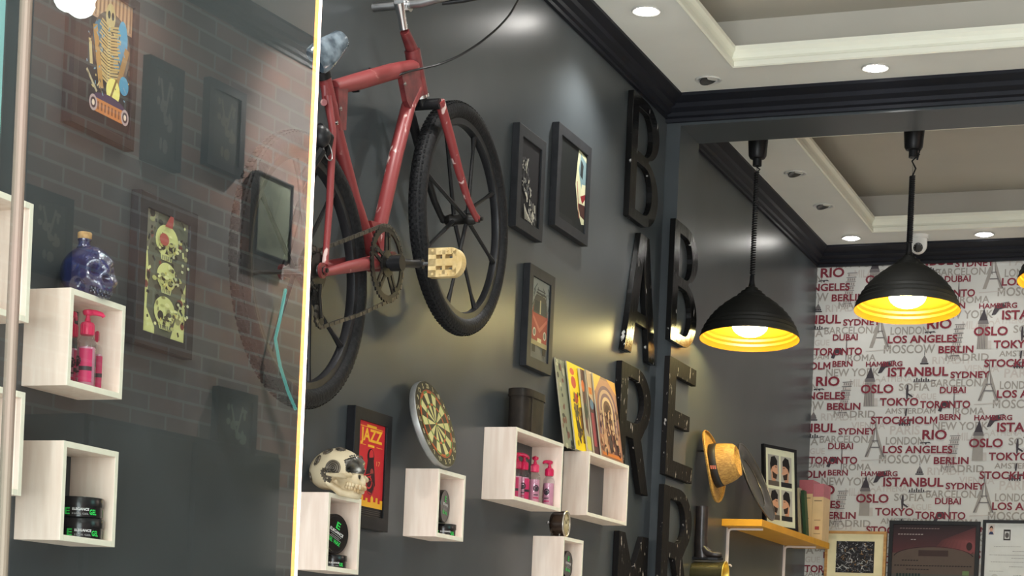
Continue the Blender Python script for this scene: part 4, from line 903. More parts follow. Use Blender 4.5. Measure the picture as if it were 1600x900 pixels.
tube_part('seat_tube', [bp(506, 118), bp(514, 150), bp(528, 215), bp(552, 310), bp(577, 388), bp(590, 404)], [0.0155, 0.0155, 0.0165, 0.0175, 0.0185, 0.0185], M_RED)
m = MB(); pa, pb, pc_, pd = bp(521, 136, 0.004), bp(537, 138, 0.004), bp(534, 204, 0.004), bp(525, 204, 0.004)
m.add([pa, pb, pc_, pd] + [p + V((0.012, 0, 0)) for p in (pa, pb, pc_, pd)], [(3, 2, 1, 0), (4, 5, 6, 7), (0, 1, 5, 4), (1, 2, 6, 5), (2, 3, 7, 6), (3, 0, 4, 7)])
m.build('gusset', M_DRED, bk_)
m = MB(); q = [bp(620, 116, 0.002), bp(650, 108, 0.002), bp(656, 146, 0.002), bp(634, 170, 0.002), bp(628, 158, 0.002)]
m.add(q + [p + V((0.014, 0, 0)) for p in q], [(4, 3, 2, 1, 0), (5, 6, 7, 8, 9)] + [(i, (i + 1) % 5, 5 + (i + 1) % 5, 5 + i) for i in range(5)]); m.build('gusset', M_DRED, bk_)
m = MB()
for x, y in ((531.5, 170), (525.5, 192), (632, 131)): m.lathe([(0.0052, 0), (0.0048, 0.003), (0.0004, 0.004)], bp(x, y, 0.016), (1, 0, 0), n=14)
m.build('bolt', M_CHROME, bk_)
DO = RH + V((0.052, 0, 0))
for sg in (1, -1):
    e = RH + V((0.052 * sg, 0, 0)) 
    tube_part('seat_stay', [bp(512, 150, 0.018 * sg), bp(520, 205, 0.030 * sg), V((XW + 0.040 * sg, RH.y + 0.045, RH.z + 0.16)), e + V((0, 0.012, 0.015))], [0.0085, 0.009, 0.0085, 0.0075], M_SCUFF if sg > 0 else M_BPLA)  # wall-side stay blackened like the shaded fork leg
    tube_part('chain_stay', [e + V((0, 0.010, -0.003)), e.lerp(BB + V((0.030 * sg, 0, 0)), 0.35), BB + V((0.024 * sg, -0.04, -0.006)), BB + V((0.012 * sg, 0, 0))], [0.0085, 0.014, 0.0185, 0.017], M_RED)
    m = MB(); m.lathe([(0.018, -0.003), (0.018, 0.003)], e, (1, 0, 0), n=20); m.lathe([(0.008, -0.006), (0.008, 0.010)], e, (1, 0, 0), n=6); m.build('dropout', M_DRED, bk_)
m = MB(); m.tube([bp(506, 160, -0.03), bp(506, 160, 0.03)], 0.008, 10); m.tube([bp(507, 124, 0.0), bp(509, 162, 0.0)], 0.009, 10); m.build('stay_bridge', M_RED, bk_)
m = MB(); m.lathe([(0.024, -0.036), (0.024, 0.036)], BB, (1, 0, 0), n=28); m.build('bottom_bracket_shell', M_DRED, bk_)
m = MB(); g = [bp(573, 345, 0.0), bp(598, 352, 0.0), bp(590, 395, 0.0)]; m.add(g + [p + V((0.012, 0, 0)) for p in g], [(2, 1, 0), (3, 4, 5), (0, 1, 4, 3), (1, 2, 5, 4), (2, 0, 3, 5)]); m.build('gusset', M_RED, bk_)
# fork
m = MB(); m.lathe([(0.022, 0.0), (0.022, 0.008)], HB, (HB - HT), n=24); m.build('headset', M_CHROME, bk_)
CRN = HB + (HB - HT).normalized() * 0.028
m = MB(); m.tube([CRN + V((-0.048, 0, 0)), CRN + V((0.050, 0.0, 0))], 0.014, 12); m.tube([HB, CRN], 0.016, 12); m.build('fork_crown', M_BPLA, bk_)
for sg in (1, -1):
    ft = FH + V((0.050 * sg, 0, 0)); c0 = CRN + V((0.046 * sg, 0.006, 0.008)); L = ft - c0
    sd = V((0, L.z, -L.y)).normalized()
    if sd.y > 0: sd = -sd
    tube_part('fork_leg', [c0, c0 + L * 0.25 + sd * 0.006, c0 + L * 0.55 + sd * 0.018, c0 + L * 0.78 + sd * 0.020, c0 + L * 0.93 + sd * 0.010, ft], [0.0135, 0.0130, 0.0115, 0.0095, 0.0085, 0.010], M_SCUFF if sg > 0 else M_BPLA)  # wall-side leg is black to stand for its shade
# stem, bar, saddle
S0, S1 = HT, bp(631, 46)
tube_part('stem', [S0, S0.lerp(S1, 0.9)], [0.0165, 0.0125], M_DRED, label='dark red lower stem')
S2 = bp(623.5, 4)
tube_part('stem', [S1, bp(627, 22), S2], [0.0105, 0.0110, 0.0145], M_CHROME, label='chrome upper stem')
m = MB(); cl = S2 + V((0, 0.028, 0.004)); m.tube([S2, cl], 0.013, 12); m.lathe([(0.019, -0.018), (0.019, 0.018)], cl, (1, 0, 0), n=20); m.build('bar_clamp', M_CHROME, bk_)
tube_part('handlebar', [cl + V((-0.085, 0, 0)), cl + V((0.05, 0, 0)), cl + V((0.12, 0.0, 0.012)), cl + V((0.20, 0, 0.040)), cl + V((0.30, -0.02, 0.050))], 0.0115, M_STEEL)
gr_ = tube_part('grip', [cl + V((0.21, -0.002, 0.042)), cl + V((0.305, -0.021, 0.0505))], 0.016, M_BPLA)
tube_part('brake_lever', [cl + V((0.10, 0.012, 0.0)), cl + V((0.15, 0.030, 0.008)), cl + V((0.24, 0.036, 0.020))], 0.006, M_BPLA)
m = MB(); m.lathe([(0.020, 0), (0.020, 0.018)], bp(505.5, 122), (bp(502, 108) - bp(506, 124)), n=20); m.tube([bp(506, 124), bp(503, 96)], 0.0125, 12); m.build('seat_post', M_BPLA, bk_)
M_SAD = mat('plastic_wrapped_saddle', (0.045, 0.062, 0.080), 0.16, col2=(0.17, 0.21, 0.245), scale=28, lo=0.42, hi=0.66, bump=0.15, coat=0.5)
p0 = bp(492, 97, 0.01); p1 = bp(535, 60, 0.03); ax = (p1 - p0); Ls = ax.length; ax.normalize(); upv = V((0.86, 0, 0)) + V((0, -ax.z, ax.y)) * 0.50; upv = (upv - ax * upv.dot(ax)).normalized(); sd = ax.cross(upv)
m = MB(); prof = [(0.0, 0.030), (0.04, 0.034), (0.25, 0.036), (0.45, 0.034), (0.65, 0.030), (0.85, 0.026), (0.97, 0.024), (1.0, 0.020)]; vs = []; n = 16
for u_, hw in prof:
    for k in range(n):
        a = 2 * pi * k / n; hh = 0.014 if sin(a) > 0 else 0.010
        vs.append(p0 + ax * (u_ * Ls) + sd * (cos(a) * hw) + upv * (sin(a) * hh))
m.add(vs, [(i * n + k, i * n + (k + 1) % n, (i + 1) * n + (k + 1) % n, (i + 1) * n + k) for i in range(len(prof) - 1) for k in range(n)] + [tuple(range(n))[::-1], tuple(range(len(vs) - n, len(vs)))], 0, True)
o_ = m.build('saddle', M_SAD, bk_); o_['label'] = 'saddle wrapped in shiny crinkled clear plastic'; sad_ = o_
m = MB()
for s in (-0.02, 0.02): m.tube([p0 + ax * (0.1 * Ls) + sd * s - upv * 0.012, p0 + ax * (0.3 * Ls) + sd * s - upv * 0.03, p0 + ax * (0.55 * Ls) + sd * s - upv * 0.03, p0 + ax * (0.8 * Ls) + sd * s * 0.5 - upv * 0.012], 0.0035, 6)
m.build('saddle_rail', M_STEEL, sad_)
# crank, chain, pedal
CC = bp(604.5, 412, 0.050); CC = V((XW + 0.052, BB.y, BB.z)); CR_ = 0.096
CC = W(604.5, 412, XW + 0.052)
m = MB(); n = 44
def annulus(m, c, r0, r1, x0, x1, n, tooth=0.0, mi=0):
    vs = []
    for i in range(n):
        a = 2 * pi * i / n; rr = r1 + (tooth if i % 2 else 0)
        for x, r in ((x0, r0), (x0, rr), (x1, rr), (x1, r0)): vs.append(c + V((x, cos(a) * r, sin(a) * r)))
    m.add(vs, [(i * 4 + k, i * 4 + (k + 1) % 4, ((i + 1) % n) * 4 + (k + 1) % 4, ((i + 1) % n) * 4 + k) for i in range(n) for k in range(4)], mi)
annulus(m, CC, CR_ * 0.80, CR_ * 0.95, -0.0022, 0.0022, 88, 0.005)
annulus(m, CC, 0.012, CR_ * 0.34, -0.003, 0.003, 32)
for k in range(5):
    a = 0.35 + 2 * pi * k / 5
    for da in (-0.22, 0.22):
        d0 = V((0, cos(a + da * 1.6), sin(a + da * 1.6))) * (CR_ * 0.30); d1 = V((0, cos(a + da * 0.5), sin(a + da * 0.5))) * (CR_ * 0.84)
        e = (d1 - d0).normalized(); w_ = V((1, 0, 0)).cross(e) * 0.0045; m.obox(CC + d0 - w_ - V((0.002, 0, 0)), d1 - d0, w_ * 2, V((0.004, 0, 0)))
    m.lathe([(0.006, 0), (0.006, 0.005)], CC + V((0.002, cos(a), sin(a)) ) - V((0, cos(a), sin(a))) * (1 - CR_ * 0.72) , (1, 0, 0), n=8)
m.build('chainring', M_GREASE, bk_)
AX = CC + V((0.026, 0, 0)); ad = V((0.03, 0.985, 0.44)).normalized(); AE = AX + ad * 0.150
PP = W(662, 413, XW + 0.095); AE = V((XW + 0.088, PP.y - 0.006, PP.z)); 
m = MB(); m.tube([CC - V((0.06, 0, 0)), AX + V((0.014, 0, 0))], 0.011, 14); m.lathe([(0.019, -0.014), (0.019, 0.016)], AX, (1, 0, 0), n=20); m.tube([AX, AX.lerp(AE, 0.5), AE], [0.013, 0.010, 0.0105], 10); m.lathe([(0.013, -0.008), (0.013, 0.008)], AE, (1, 0, 0), n=16); crk_ = m.build('crank_arm', M_BPLA, bk_)
pl = W(660, 417, AE.x + 0.012); pr = W(714, 417, AE.x + 0.105)
m = MB(); m.tube([AE, AE + V((0.035, 0, 0))], 0.0048, 8); m.build('pedal_axle', M_CHROME, crk_)
PO = AE + V((0.028, 0, 0)); pw, phh, pt = 0.088, 0.036, 0.014
m = MB(); ex_, ey_, ez_ = V((1, 0, 0)), V((0, -0.05, 1)).normalized(), V((0, -1, -0.05)).normalized()
def pbar(x0, y0, x1, y1): m.obox(PO + ex_ * x0 + ey_ * y0 - ez_ * pt, ex_ * (x1 - x0), ey_ * (y1 - y0), ez_ * (2 * pt))
pbar(0, 0.019, pw * 0.72, phh); pbar(0, -phh, pw * 0.72, -0.019); pbar(0.0, -0.009, pw * 0.9, 0.009); pbar(0, -phh, 0.021, phh); pbar(0.038, -0.03, 0.046, 0.03); pbar(0.066, -0.03, 0.076, 0.03)
pts = [(pw * 0.70 + 0.030 * cos(a), phh * sin(a)) for a in [(-pi / 2 + pi * k / 14) for k in range(15)]]; pin = [(pw * 0.70 + 0.017 * cos(a), 0.022 * sin(a)) for a in [(-pi / 2 + pi * k / 14) for k in range(15)]]
for i in range(14):
    qd = [pts[i], pts[i + 1], pin[i + 1], pin[i]]; m.prism(qd, PO - ez_ * pt, ex_, ey_, ez_ * (2 * pt))
for x in (0.012, 0.032, 0.052, 0.07):
    for y in (0.029, -0.029): m.lathe([(0.0035, 0), (0.003, 0.003)], PO + ex_ * x + ey_ * y + ez_ * pt, ez_, n=8)
o_ = m.build('pedal', mat('cream_plastic_pedal', s2l((224, 200, 148)), 0.45, col2=s2l((200, 170, 112)), scale=30), crk_); o_['label'] = 'cream plastic pedal'
# cassette, derailleur, chain
CS = RH + V((0.036, 0, 0))
m = MB()
for i, r in enumerate((0.056, 0.050, 0.044, 0.038)): annulus(m, CS + V((0.0045 * i - 0.008, 0, 0)), 0.012, r, -0.001, 0.001, 56, 0.004)
m.build('cassette', M_GREASE, bk_)
JW = CS + V((0.002, 0.02, -0.105)); 
m = MB(); annulus(m, JW, 0.004, 0.020, -0.002, 0.002, 22, 0.004); annulus(m, JW + V((0, -0.012, 0.048)), 0.004, 0.018, -0.002, 0.002, 22, 0.004)
for s in (-0.006, 0.006): m.tube([JW + V((s, 0, 0)), JW + V((s, -0.012, 0.048)), CS + V((s + 0.004, 0.005, -0.03))], 0.005, 6)
m.build('derailleur', M_GREASE, bk_)
ch = []
for i in range(9): a = pi / 2 + 0.35 - i * (pi * 0.9 / 8) + 0; ch.append(CC + V((0, cos(a) * CR_ * 0.97, sin(a) * CR_ * 0.97)))
ch = [CS + V((0, 0.012, 0.050))] + ch
a2 = ch[-1]; ch += [a2.lerp(JW + V((0, 0.01, -0.02)), 0.5) + V((0, 0, -0.006)), JW + V((0, 0.008, -0.021)), JW + V((0, -0.02, -0.006)), JW + V((0, -0.012, 0.03)), JW + V((0, 0.006, 0.055)), CS + V((0, -0.045, -0.028)), CS + V((0, -0.052, 0.012)), CS + V((0, -0.025, 0.046))]
m = MB(); N = len(ch)
for i in range(N):
    a_, b_ = ch[i], ch[(i + 1) % N]; L = (b_ - a_).length; e = (b_ - a_).normalized(); w_ = V((1, 0, 0)).cross(e); k = max(1, int(L / 0.0127))
    for j in range(k):
        p = a_ + e * (L * (j + 0.5) / k); hw = 0.0035 if j % 2 else 0.0025; m.obox(p - e * 0.0058 - w_ * 0.0042 - V((hw, 0, 0)), e * 0.0116, w_ * 0.0084, V((2 * hw, 0, 0)))
m.build('chain', mat('oily_chain', (0.10, 0.09, 0.075), 0.4, 0.7, var=0.3, scale=80), bk_)
m = MB(); q = bp(502, 213, 0.045); m.sphere(q, (0.022, 0.022, 0.026), 20, 14); m.tube([q + V((0, -0.01, 0.02)), q + V((0, 0.045, 0.01)), q + V((-0.02, 0.07, -0.02))], 0.009, 8); m.tube([q + V((0.0, 0.005, -0.03)), q + V((-0.03, -0.02, -0.10))], 0.012, 8); m.build('brake_caliper', M_BPLA, bk_)
m = MB(); m.torus(bp(512, 236, 0.045), (1, 0, 0.2), 0.022, 0.0016, 28, 6); m.build('brake_wire', M_STEEL, bk_)
m = MB(); pts = [W(x, y, X) for x, y, X in ((612, 121, XW + .006), (635, 113, XW + .024), (655, 108, XW + .028), (690, 99, XW + .06), (725, 83, XW + .08), (760, 59, XW + .09), (786, 35, XW + .08), (803, 12, XW + .06), (812, -14, XW + .05), (800, -60, XW + .06), (740, -90, XW + .10), (680, -40, XW + .16))]
dense = []
for i in range(len(pts) - 1):
    a_, b_, c_, d_ = pts[max(i - 1, 0)], pts[i], pts[i + 1], pts[min(i + 2, len(pts) - 1)]
    for k in range(6):
        t_ = k / 6; dense.append(0.5 * ((2 * b_) + (c_ - a_) * t_ + (2 * a_ - 5 * b_ + 4 * c_ - d_) * t_ * t_ + (3 * b_ - a_ - 3 * c_ + d_) * t_ ** 3))
m.tube(dense, 0.0030, 7); m.build('cable', M_BPLA, bk_)
for p in (bp(560, 127), bp(640, 110)):
    m = MB(); m.tube([V((0, p.y, p.z + 0.012)), V((XW - 0.03, p.y, p.z - 0.010)), V((XW - 0.012, p.y, p.z - 0.023)), V((XW + 0.004, p.y, p.z - 0.023))], 0.004, 8); m.build('wall_hook', M_BPLA, bk_)

# ------------------------------------------------------------------ big wall letters
def arcp(cx, cy, rx, ry, a0, a1, n=14): return [(cx + rx * cos(a0 + (a1 - a0) * k / n), cy + ry * sin(a0 + (a1 - a0) * k / n)) for k in range(n + 1)]
h_ = pi / 2
GLY = {
 'B': [[(0, 0)] + arcp(.50, .27, .50, .27, -h_, h_ * .86) + arcp(.48, .77, .48, .23, -h_ * .80, h_) + [(0, 1)],
       [(.21, .09)] + [(.21, .47)] + arcp(.50, .28, .27, .19, h_, -h_)[:], [(.21, .56), (.21, .91)] + arcp(.48, .735, .25, .175, h_, -h_)],
 'A': [[(0, 0), (.22, 0), (.31, .26), (.69, .26), (.78, 0), (1, 0), (.64, 1), (.36, 1)], [(.36, .36), (.50, .80), (.64, .36)]],
 'R': [[(0, 0), (.22, 0), (.22, .42), (.44, .42), (.76, 0), (1, 0), (.70, .44)] + arcp(.50, .73, .48, .27, -h_ * .55, h_) + [(0, 1)], [(.22, .55), (.22, .90)] + arcp(.49, .725, .26, .175, h_, -h_)],
 'E': [[(0, 0), (1, 0), (1, .14), (.26, .14), (.26, .44), (.82, .44), (.82, .57), (.26, .57), (.26, .86), (1, .86), (1, 1), (0, 1)]],
 'M': [[(0, 0), (.24, 0), (.24, .60), (.50, .28), (.76, .60), (.76, 0), (1, 0), (1, 1), (.80, 1), (.50, .66), (.20, 1), (0, 1)]],
}
def letter(ch, y0, y1, z0, z1, X, th, mt, label):
    cu = bpy.data.curves.new('wall_letter', 'CURVE'); cu.dimensions = '2D'; cu.fill_mode = 'BOTH'; cu.extrude = th / 2
    for lp in GLY[ch]:
        sp = cu.splines.new('POLY'); sp.points.add(len(lp) - 1)
        for i, (x, y) in enumerate(lp): sp.points[i].co = (x * (y1 - y0), y * (z1 - z0), 0, 1)
        sp.use_cyclic_u = True
    ob = bpy.data.objects.new('wall_letter', cu); COL.objects.link(ob); dg = bpy.context.evaluated_depsgraph_get()
    me = bpy.data.meshes.new_from_object(ob.evaluated_get(dg)); bpy.data.objects.remove(ob); bpy.data.curves.remove(cu)
    mm = MB(); mm.add([(th / 2 - 0, v.co.x, v.co.y) if False else (X + 0.0006 + th / 2 + v.co.z, y0 + v.co.x, z0 + v.co.y) for v in me.vertices], [tuple(p.vertices) for p in me.polygons]); bpy.data.meshes.remove(me)
    o = mm.build('wall_letter', mt, None, bevel=0.002); return tag(o, label, 'letter', 'chipped black wall letters')
def letter_px(ch, tl, bl, right, X, th, mt, label):
    a = W(*tl, X + th); b_ = W(*bl, X + th); c = W(*right, X + th); letter(ch, (a.y + b_.y) / 2, c.y, b_.z, a.z, X, th, mt, label)
LT = 0.022
letter_px('B', (990.6, 140), (982, 336), (1031, 250), 0, LT, M_LET, 'topmost black letter B below the ceiling moulding')
a = W(997, 360, LT); b_ = W(975, 545, LT); c = W(1018, 567, LT); letter('A', b_.y, W(1024, 566, LT).y, b_.z, a.z, 0, LT, M_LET, 'glossy black letter A lit yellow at its feet')
a = W(972, 563, LT); c = W(1018, 640, LT); b_ = W(1017, 777, LT); letter('R', a.y, c.y, b_.z, a.z, 0, LT, M_LETM, 'dull black letter R right of the leaning comics')
a = W(968, 829, LT); c = W(1013, 850, LT); letter('M', a.y, c.y, a.z - 0.41, a.z, 0, LT, M_LETM, 'chipped black letter M at the bottom edge below the empty shelf')
PX_ = 0.056
letter_px('B', (1056, 341), (1047, 530), (1091.5, 430), PX_, LT, M_LET, 'glossy black letter B on the pillar, beside the left hanging lamp')
letter_px('E', (1046.5, 555), (1039.5, 741), (1088, 590), PX_, LT, M_LETM, 'dull black letter E on the pillar above another letter')
a = W(1038, 756, PX_ + LT); c = W(1083, 793, PX_ + LT); letter('R', a.y, c.y, a.z - 0.47, a.z, PX_, LT, M_LETM, 'dull black letter R at the bottom of the pillar')

# ------------------------------------------------------------------ straw hat
M_STRAW = mat('golden_straw', s2l((188, 146, 72)), 0.6, col2=s2l((146, 106, 46)), scale=60, stretch=(1, 3, 3), bump=0.35, detail=6)
hc = V((0.046, 7.745, 2.0)); HA = radians(12); hax = V((cos(HA), 0, sin(HA))); hup = V((-sin(HA), 0, cos(HA)))
t = thing('straw_hat', 'golden straw hat with a black band hung on the wall', 'hat', (0.0, hc.y, hc.z))
m = MB(); n = 56
HP = lambda x, y, z: hc + hax * (x - 0.026) + V((0, y, 0)) + hup * z
def hring(x, ry, rz, cz=0.0, fn=None):
    return [HP(x + (fn(2 * pi * k / n) if fn else 0), ry * cos(2 * pi * k / n), cz + rz * sin(2 * pi * k / n)) for k in range(n)]
bw_ = lambda a: 0.020 * cos(2 * a) * 0.0 + 0.022 * (abs(cos(a)) ** 2)
tilt = lambda k: (lambda a: k * (0.016 * cos(a) ** 2))
Rz = 0.152; Ry = 0.128
Lr = [hring(0.034, Ry * 0.98, Rz * 0.985, 0, tilt(1)), hring(0.030, Ry, Rz, 0, tilt(1)), hring(0.026, Ry * 0.985, Rz * 0.985, 0, tilt(1)), hring(0.030, Ry * 0.74, Rz * 0.72, 0.0, tilt(0.35)), hring(0.036, 0.080, 0.092), hring(0.060, 0.077, 0.089), hring(0.100, 0.072, 0.083, 0, lambda a: 0.0),
      hring(0.128, 0.066, 0.075, 0, lambda a: 0.004 * sin(a)), hring(0.140, 0.056, 0.062, 0, lambda a: 0.006 * abs(sin(a))), hring(0.140, 0.038, 0.046, 0, lambda a: -0.004 + 0.010 * abs(cos(a))), hring(0.124, 0.016, 0.030, 0), hring(0.118, 0.003, 0.008)]
vs = [v for r_ in Lr for v in r_]; fs = [(i * n + k, i * n + (k + 1) % n, (i + 1) * n + (k + 1) % n, (i + 1) * n + k) for i in range(len(Lr) - 1) for k in range(n)] + [tuple(range((len(Lr) - 1) * n, len(Lr) * n))]
m.add(vs, fs, 0, True); o_ = m.build('straw_body', M_STRAW, t); md = o_.modifiers.new('thick', 'SOLIDIFY'); md.thickness = 0.003
m = MB(); Lb = [hring(0.038, 0.0815, 0.0935), hring(0.060, 0.0795, 0.0915), hring(0.070, 0.0780, 0.0900)]; m.add([v for r_ in Lb for v in r_], [(i * n + k, i * n + (k + 1) % n, (i + 1) * n + (k + 1) % n, (i + 1) * n + k) for i in range(2) for k in range(n)], 0, True)
o_ = m.build('hat_band', mat('black_ribbon', (0.010, 0.010, 0.012), 0.6, var=0.2), t); md = o_.modifiers.new('thick', 'SOLIDIFY'); md.thickness = 0.0015
m = MB(); aq = 3.35
for j in range(3):
    a0 = aq - 0.12 + 0.02 * j; v4 = []
    for a in (a0, a0 + 0.16):
        for x in (0.044 + j * 0.0085, 0.050 + j * 0.0085): v4.append(HP(x, 0.0825 * cos(a), 0.0950 * sin(a)))
    m.add(v4, [(0, 1, 3, 2)])
m.build('band_emblem', rgb(206, 120, 96), t)['label'] = 'small pinkish mark on the band'
m = MB(); m.tube([(0.0, hc.y, hc.z + 0.065), (0.050, hc.y, hc.z + 0.065), (0.056, hc.y, hc.z + 0.075)], 0.004, 8); m.build('hook', M_BPLA, t)

# ------------------------------------------------------------------ boot and brass-mouthed horn below the hat
M_LEA = mat('black_leather', (0.012, 0.010, 0.010), 0.3, col2=(0.030, 0.022, 0.020), scale=26, bump=0.2)
ho = V((0.0, 7.70, 0.0)); zt = 1.607; ho.z = zt - 0.056
t = thing('brass_bell', 'black and brass bell mouthed tube on the wall under the boot', 'bell', ho)
m = MB(); m.lathe([(0.046, 0.0), (0.050, 0.01), (0.050, 0.12), (0.052, 0.118), (0.055, 0.130), (0.056, 0.140)], ho, (1, 0.0, -0.02), n=40, capt=False); m.lathe([(0.056, 0.140), (0.0515, 0.138), (0.048, 0.118), (0.045, 0.03), (0.001, 0.028)], ho, (1, 0, -0.02), n=40, mi=1, capb=False)
m.build('bell', [mat('blackened_brass', (0.05, 0.045, 0.03), 0.25, 0.7, col2=(0.16, 0.14, 0.06), scale=8), mat('bright_brass', (0.72, 0.52, 0.10), 0.28, 0.7, var=0.2, scale=20)], t)
m = MB(); m.torus(ho + V((0.140, 0, -0.003)), (1, 0, -0.02), 0.0545, 0.0028, 44, 8); m.build('mouth_rim', mat('bright_brass', (0.7, 0.5, 0.1)), t)
bz = zt + 0.0015; by = ho.y + 0.004
t = thing('boot', 'tall black leather boot standing below the straw hat', 'boot', (0.04, by, bz))
m = MB(); vs = []; n = 24
secs = [(0.034, 0.032, 0.026, 0.0), (0.036, 0.033, 0.028, 0.012), (0.031, 0.029, 0.026, 0.05), (0.029, 0.027, 0.025, 0.09), (0.029, 0.027, 0.025, 0.14), (0.029, 0.027, 0.026, 0.20), (0.029, 0.027, 0.026, 0.222)]
for cx_, hx, hy, z in secs:
    for k in range(n): a = 2 * pi * k / n; vs.append(V((cx_ + hx * cos(a), by + hy * sin(a), bz + z)))
m.add(vs, [(i * n + k, i * n + (k + 1) % n, (i + 1) * n + (k + 1) % n, (i + 1) * n + k) for i in range(len(secs) - 1) for k in range(n)] + [tuple(range(n))[::-1], tuple(range(len(vs) - n, len(vs)))], 0, True)
m.build('shaft', M_LEA, t)
m = MB(); vs = []; secs = [(0.02, 0.022, 0.0, 0.062), (0.045, 0.025, 0.0, 0.060), (0.065, 0.026, 0.0, 0.040), (0.085, 0.027, 0.0, 0.030), (0.105, 0.025, 0.001, 0.027), (0.117, 0.019, 0.003, 0.024), (0.123, 0.009, 0.006, 0.016)]
for x, hy, z0, z1 in secs:
    for k in range(n): a = 2 * pi * k / n; c_, s_ = cos(a), sin(a); vs.append(V((x, by + hy * c_, bz + 0.008 + (z0 + z1) / 2 + (z1 - z0) / 2 * (abs(s_) ** .7) * (1 if s_ > 0 else -1))))
m.add(vs, [(i * n + k, i * n + (k + 1) % n, (i + 1) * n + (k + 1) % n, (i + 1) * n + k) for i in range(len(secs) - 1) for k in range(n)] + [tuple(range(n))[::-1], tuple(range(len(vs) - n, len(vs)))], 0, True); m.build('toe', M_LEA, t)
m = MB(); m.prism([(0.002, -0.026), (0.07, -0.028), (0.11, -0.024), (0.127, 0), (0.11, 0.024), (0.07, 0.028), (0.002, 0.026)], (0, by, bz), (1, 0, 0), (0, 1, 0), (0, 0, 0.009)); m.build('sole', M_BPLA, t)

# ------------------------------------------------------------------ yellow shelf and what stands on it
sy0 = 8.125; sy1 = W(1296, 851, 0.18).y; sz = 1.8145; SX = 0.18; st = 0.030
t = thing('wall_shelf', 'mustard yellow wall shelf on white metal brackets', 'shelf', (0, sy0, sz - st))
m = MB(); m.box((0.0, sy0, sz - st), (SX, sy1, sz)); m.build('board', mat('mustard_yellow_paint', s2l((222, 160, 34)), 0.45, var=0.06, scale=12), t, bevel=0.001)
M_BRK = mat('white_bracket_metal', s2l((226, 214, 206)), 0.4, var=0.03)
for y in (sy0 + 0.10, sy1 - 0.22):
    m = MB(); q = sz - st; m.tube([(0.006, y, q - 0.165), (0.006, y, q - 0.02), (0.010, y, q - 0.010), (0.020, y, q - 0.006), (0.16, y, q - 0.006)], 0.0055, 8)
    m.tube([(0.006, y, q - 0.165), (0.022, y, q - 0.165), (0.026, y, q - 0.172)], 0.004, 6); m.tube([(0.006, y, q - 0.11), (0.03, y, q - 0.045), (0.09, y, q - 0.008)], 0.0035, 6) if False else None
    m.box((0.0, y - 0.010, q - 0.175), (0.003, y + 0.010, q - 0.001)); m.build('bracket', M_BRK, t)
# round dark tray leaning
R = 0.187; ln_ = 0.42; b0 = W(1205, 808, 0.13)
ey = V((-sin(ln_), 0, cos(ln_))); nv = V((cos(ln_), 0, sin(ln_))); yc = W(1181, 740, 0.098).y
o = V((0.008 + 2 * R * sin(ln_), yc, sz + 0.001)); cc = o + ey * R
t = thing('metal_tray', 'round dark metal tray leaning on the yellow shelf beside the straw hat', 'tray', o)
M_TRAY = mat('smoky_pewter', (0.055, 0.050, 0.046), 0.30, 0.7, col2=(0.13, 0.12, 0.105), scale=9, bump=0.06)
m = MB(); m.lathe([(0.001, 0.002), (R * 0.60, 0.002), (R * 0.64, 0.004), (R * 0.70, 0.014), (R * 0.94, 0.019), (R * 0.985, 0.020), (R, 0.022), (R, 0.018), (R * 0.94, 0.014), (R * 0.71, 0.009), (R * 0.62, 0.0), (0.001, 0.0)], cc, nv, n=72); m.build('plate', M_TRAY, t)
m = MB(); m.torus(cc + nv * 0.0205, nv, R * 0.985, 0.0028, 72, 8); m.torus(cc + nv * 0.0045, nv, R * 0.62, 0.0018, 60, 6); m.build('rim', mat('worn_rim', (0.22, 0.20, 0.18), 0.3, 0.8, var=0.2), t)
# haircut picture
def art_hair(A):
    A.rect(0, 0, 1, 1, (222, 226, 206)); rnd = random.Random(2); SK = [(206, 158, 132), (196, 146, 120)]; HR = (30, 28, 30)
    for i, (x0, y0) in enumerate(((.10, .52), (.53, .52), (.10, .08), (.53, .08))):
        w, h = .37, .40; A.rect(x0, y0, x0 + w, y0 + h, (178, 178, 172) if i % 2 else (160, 160, 158)); f = 1 if i % 2 else -1; cx = x0 + w / 2; cy = y0 + h * .55
        A.poly([(cx - f * .10, y0), (cx - f * .02, cy - .04), (cx + f * .08, cy - .08), (cx + f * .06, y0)], SK[1]); A.disc(cx - f * .02, cy, .115, .12, SK[0]); A.poly([(cx - f * .13, cy - .02), (cx - f * .165, cy - .05), (cx - f * .12, cy - .06)], SK[0])
        A.poly([(cx - f * .12, cy + .05), (cx - f * .13, cy + .11), (cx - f * .04, cy + .17), (cx + f * .08, cy + .15), (cx + f * .12, cy + .06), (cx + f * .10, cy - .04), (cx + f * .05, cy + .02), (cx - f * .04, cy + .05)], HR)
        A.poly([(cx - f * .12, cy - .07), (cx - f * .02, cy - .05), (cx + f * .05, cy - .03), (cx + f * .02, cy - .12), (cx - f * .09, cy - .13)], (58, 44, 40)); A.line(cx - f * .11, cy + .025, cx - f * .05, cy + .028, .003, HR)
        A.disc(cx + f * .045, cy - .01, .018, .025, SK[1]); A.rect(x0, y0, x0 + w, y0 + h * .16, (40, 40, 44) if i % 2 else (92, 84, 80))
fa = radians(21); ln2 = 0.07
br = C(1247, 831, sz + 0.004); exf = V((sin(fa), cos(fa), 0)); nf = V((cos(fa), -sin(fa), 0)); wf = 0.268
ey = (UP * cos(ln2) - nf * sin(ln2)).normalized(); nv = exf.cross(ey) * -1
nv = nv if nv.x > 0 else -nv
hf = (B(1240, 704, br.y).z - sz) / cos(ln2)
framed('picture_frame', 'black framed haircut photos standing on the yellow shelf', br - exf * wf - nv * 0.018, exf, ey, nv, wf, hf, 0.014, 0.018, M_BLACK, art_hair)
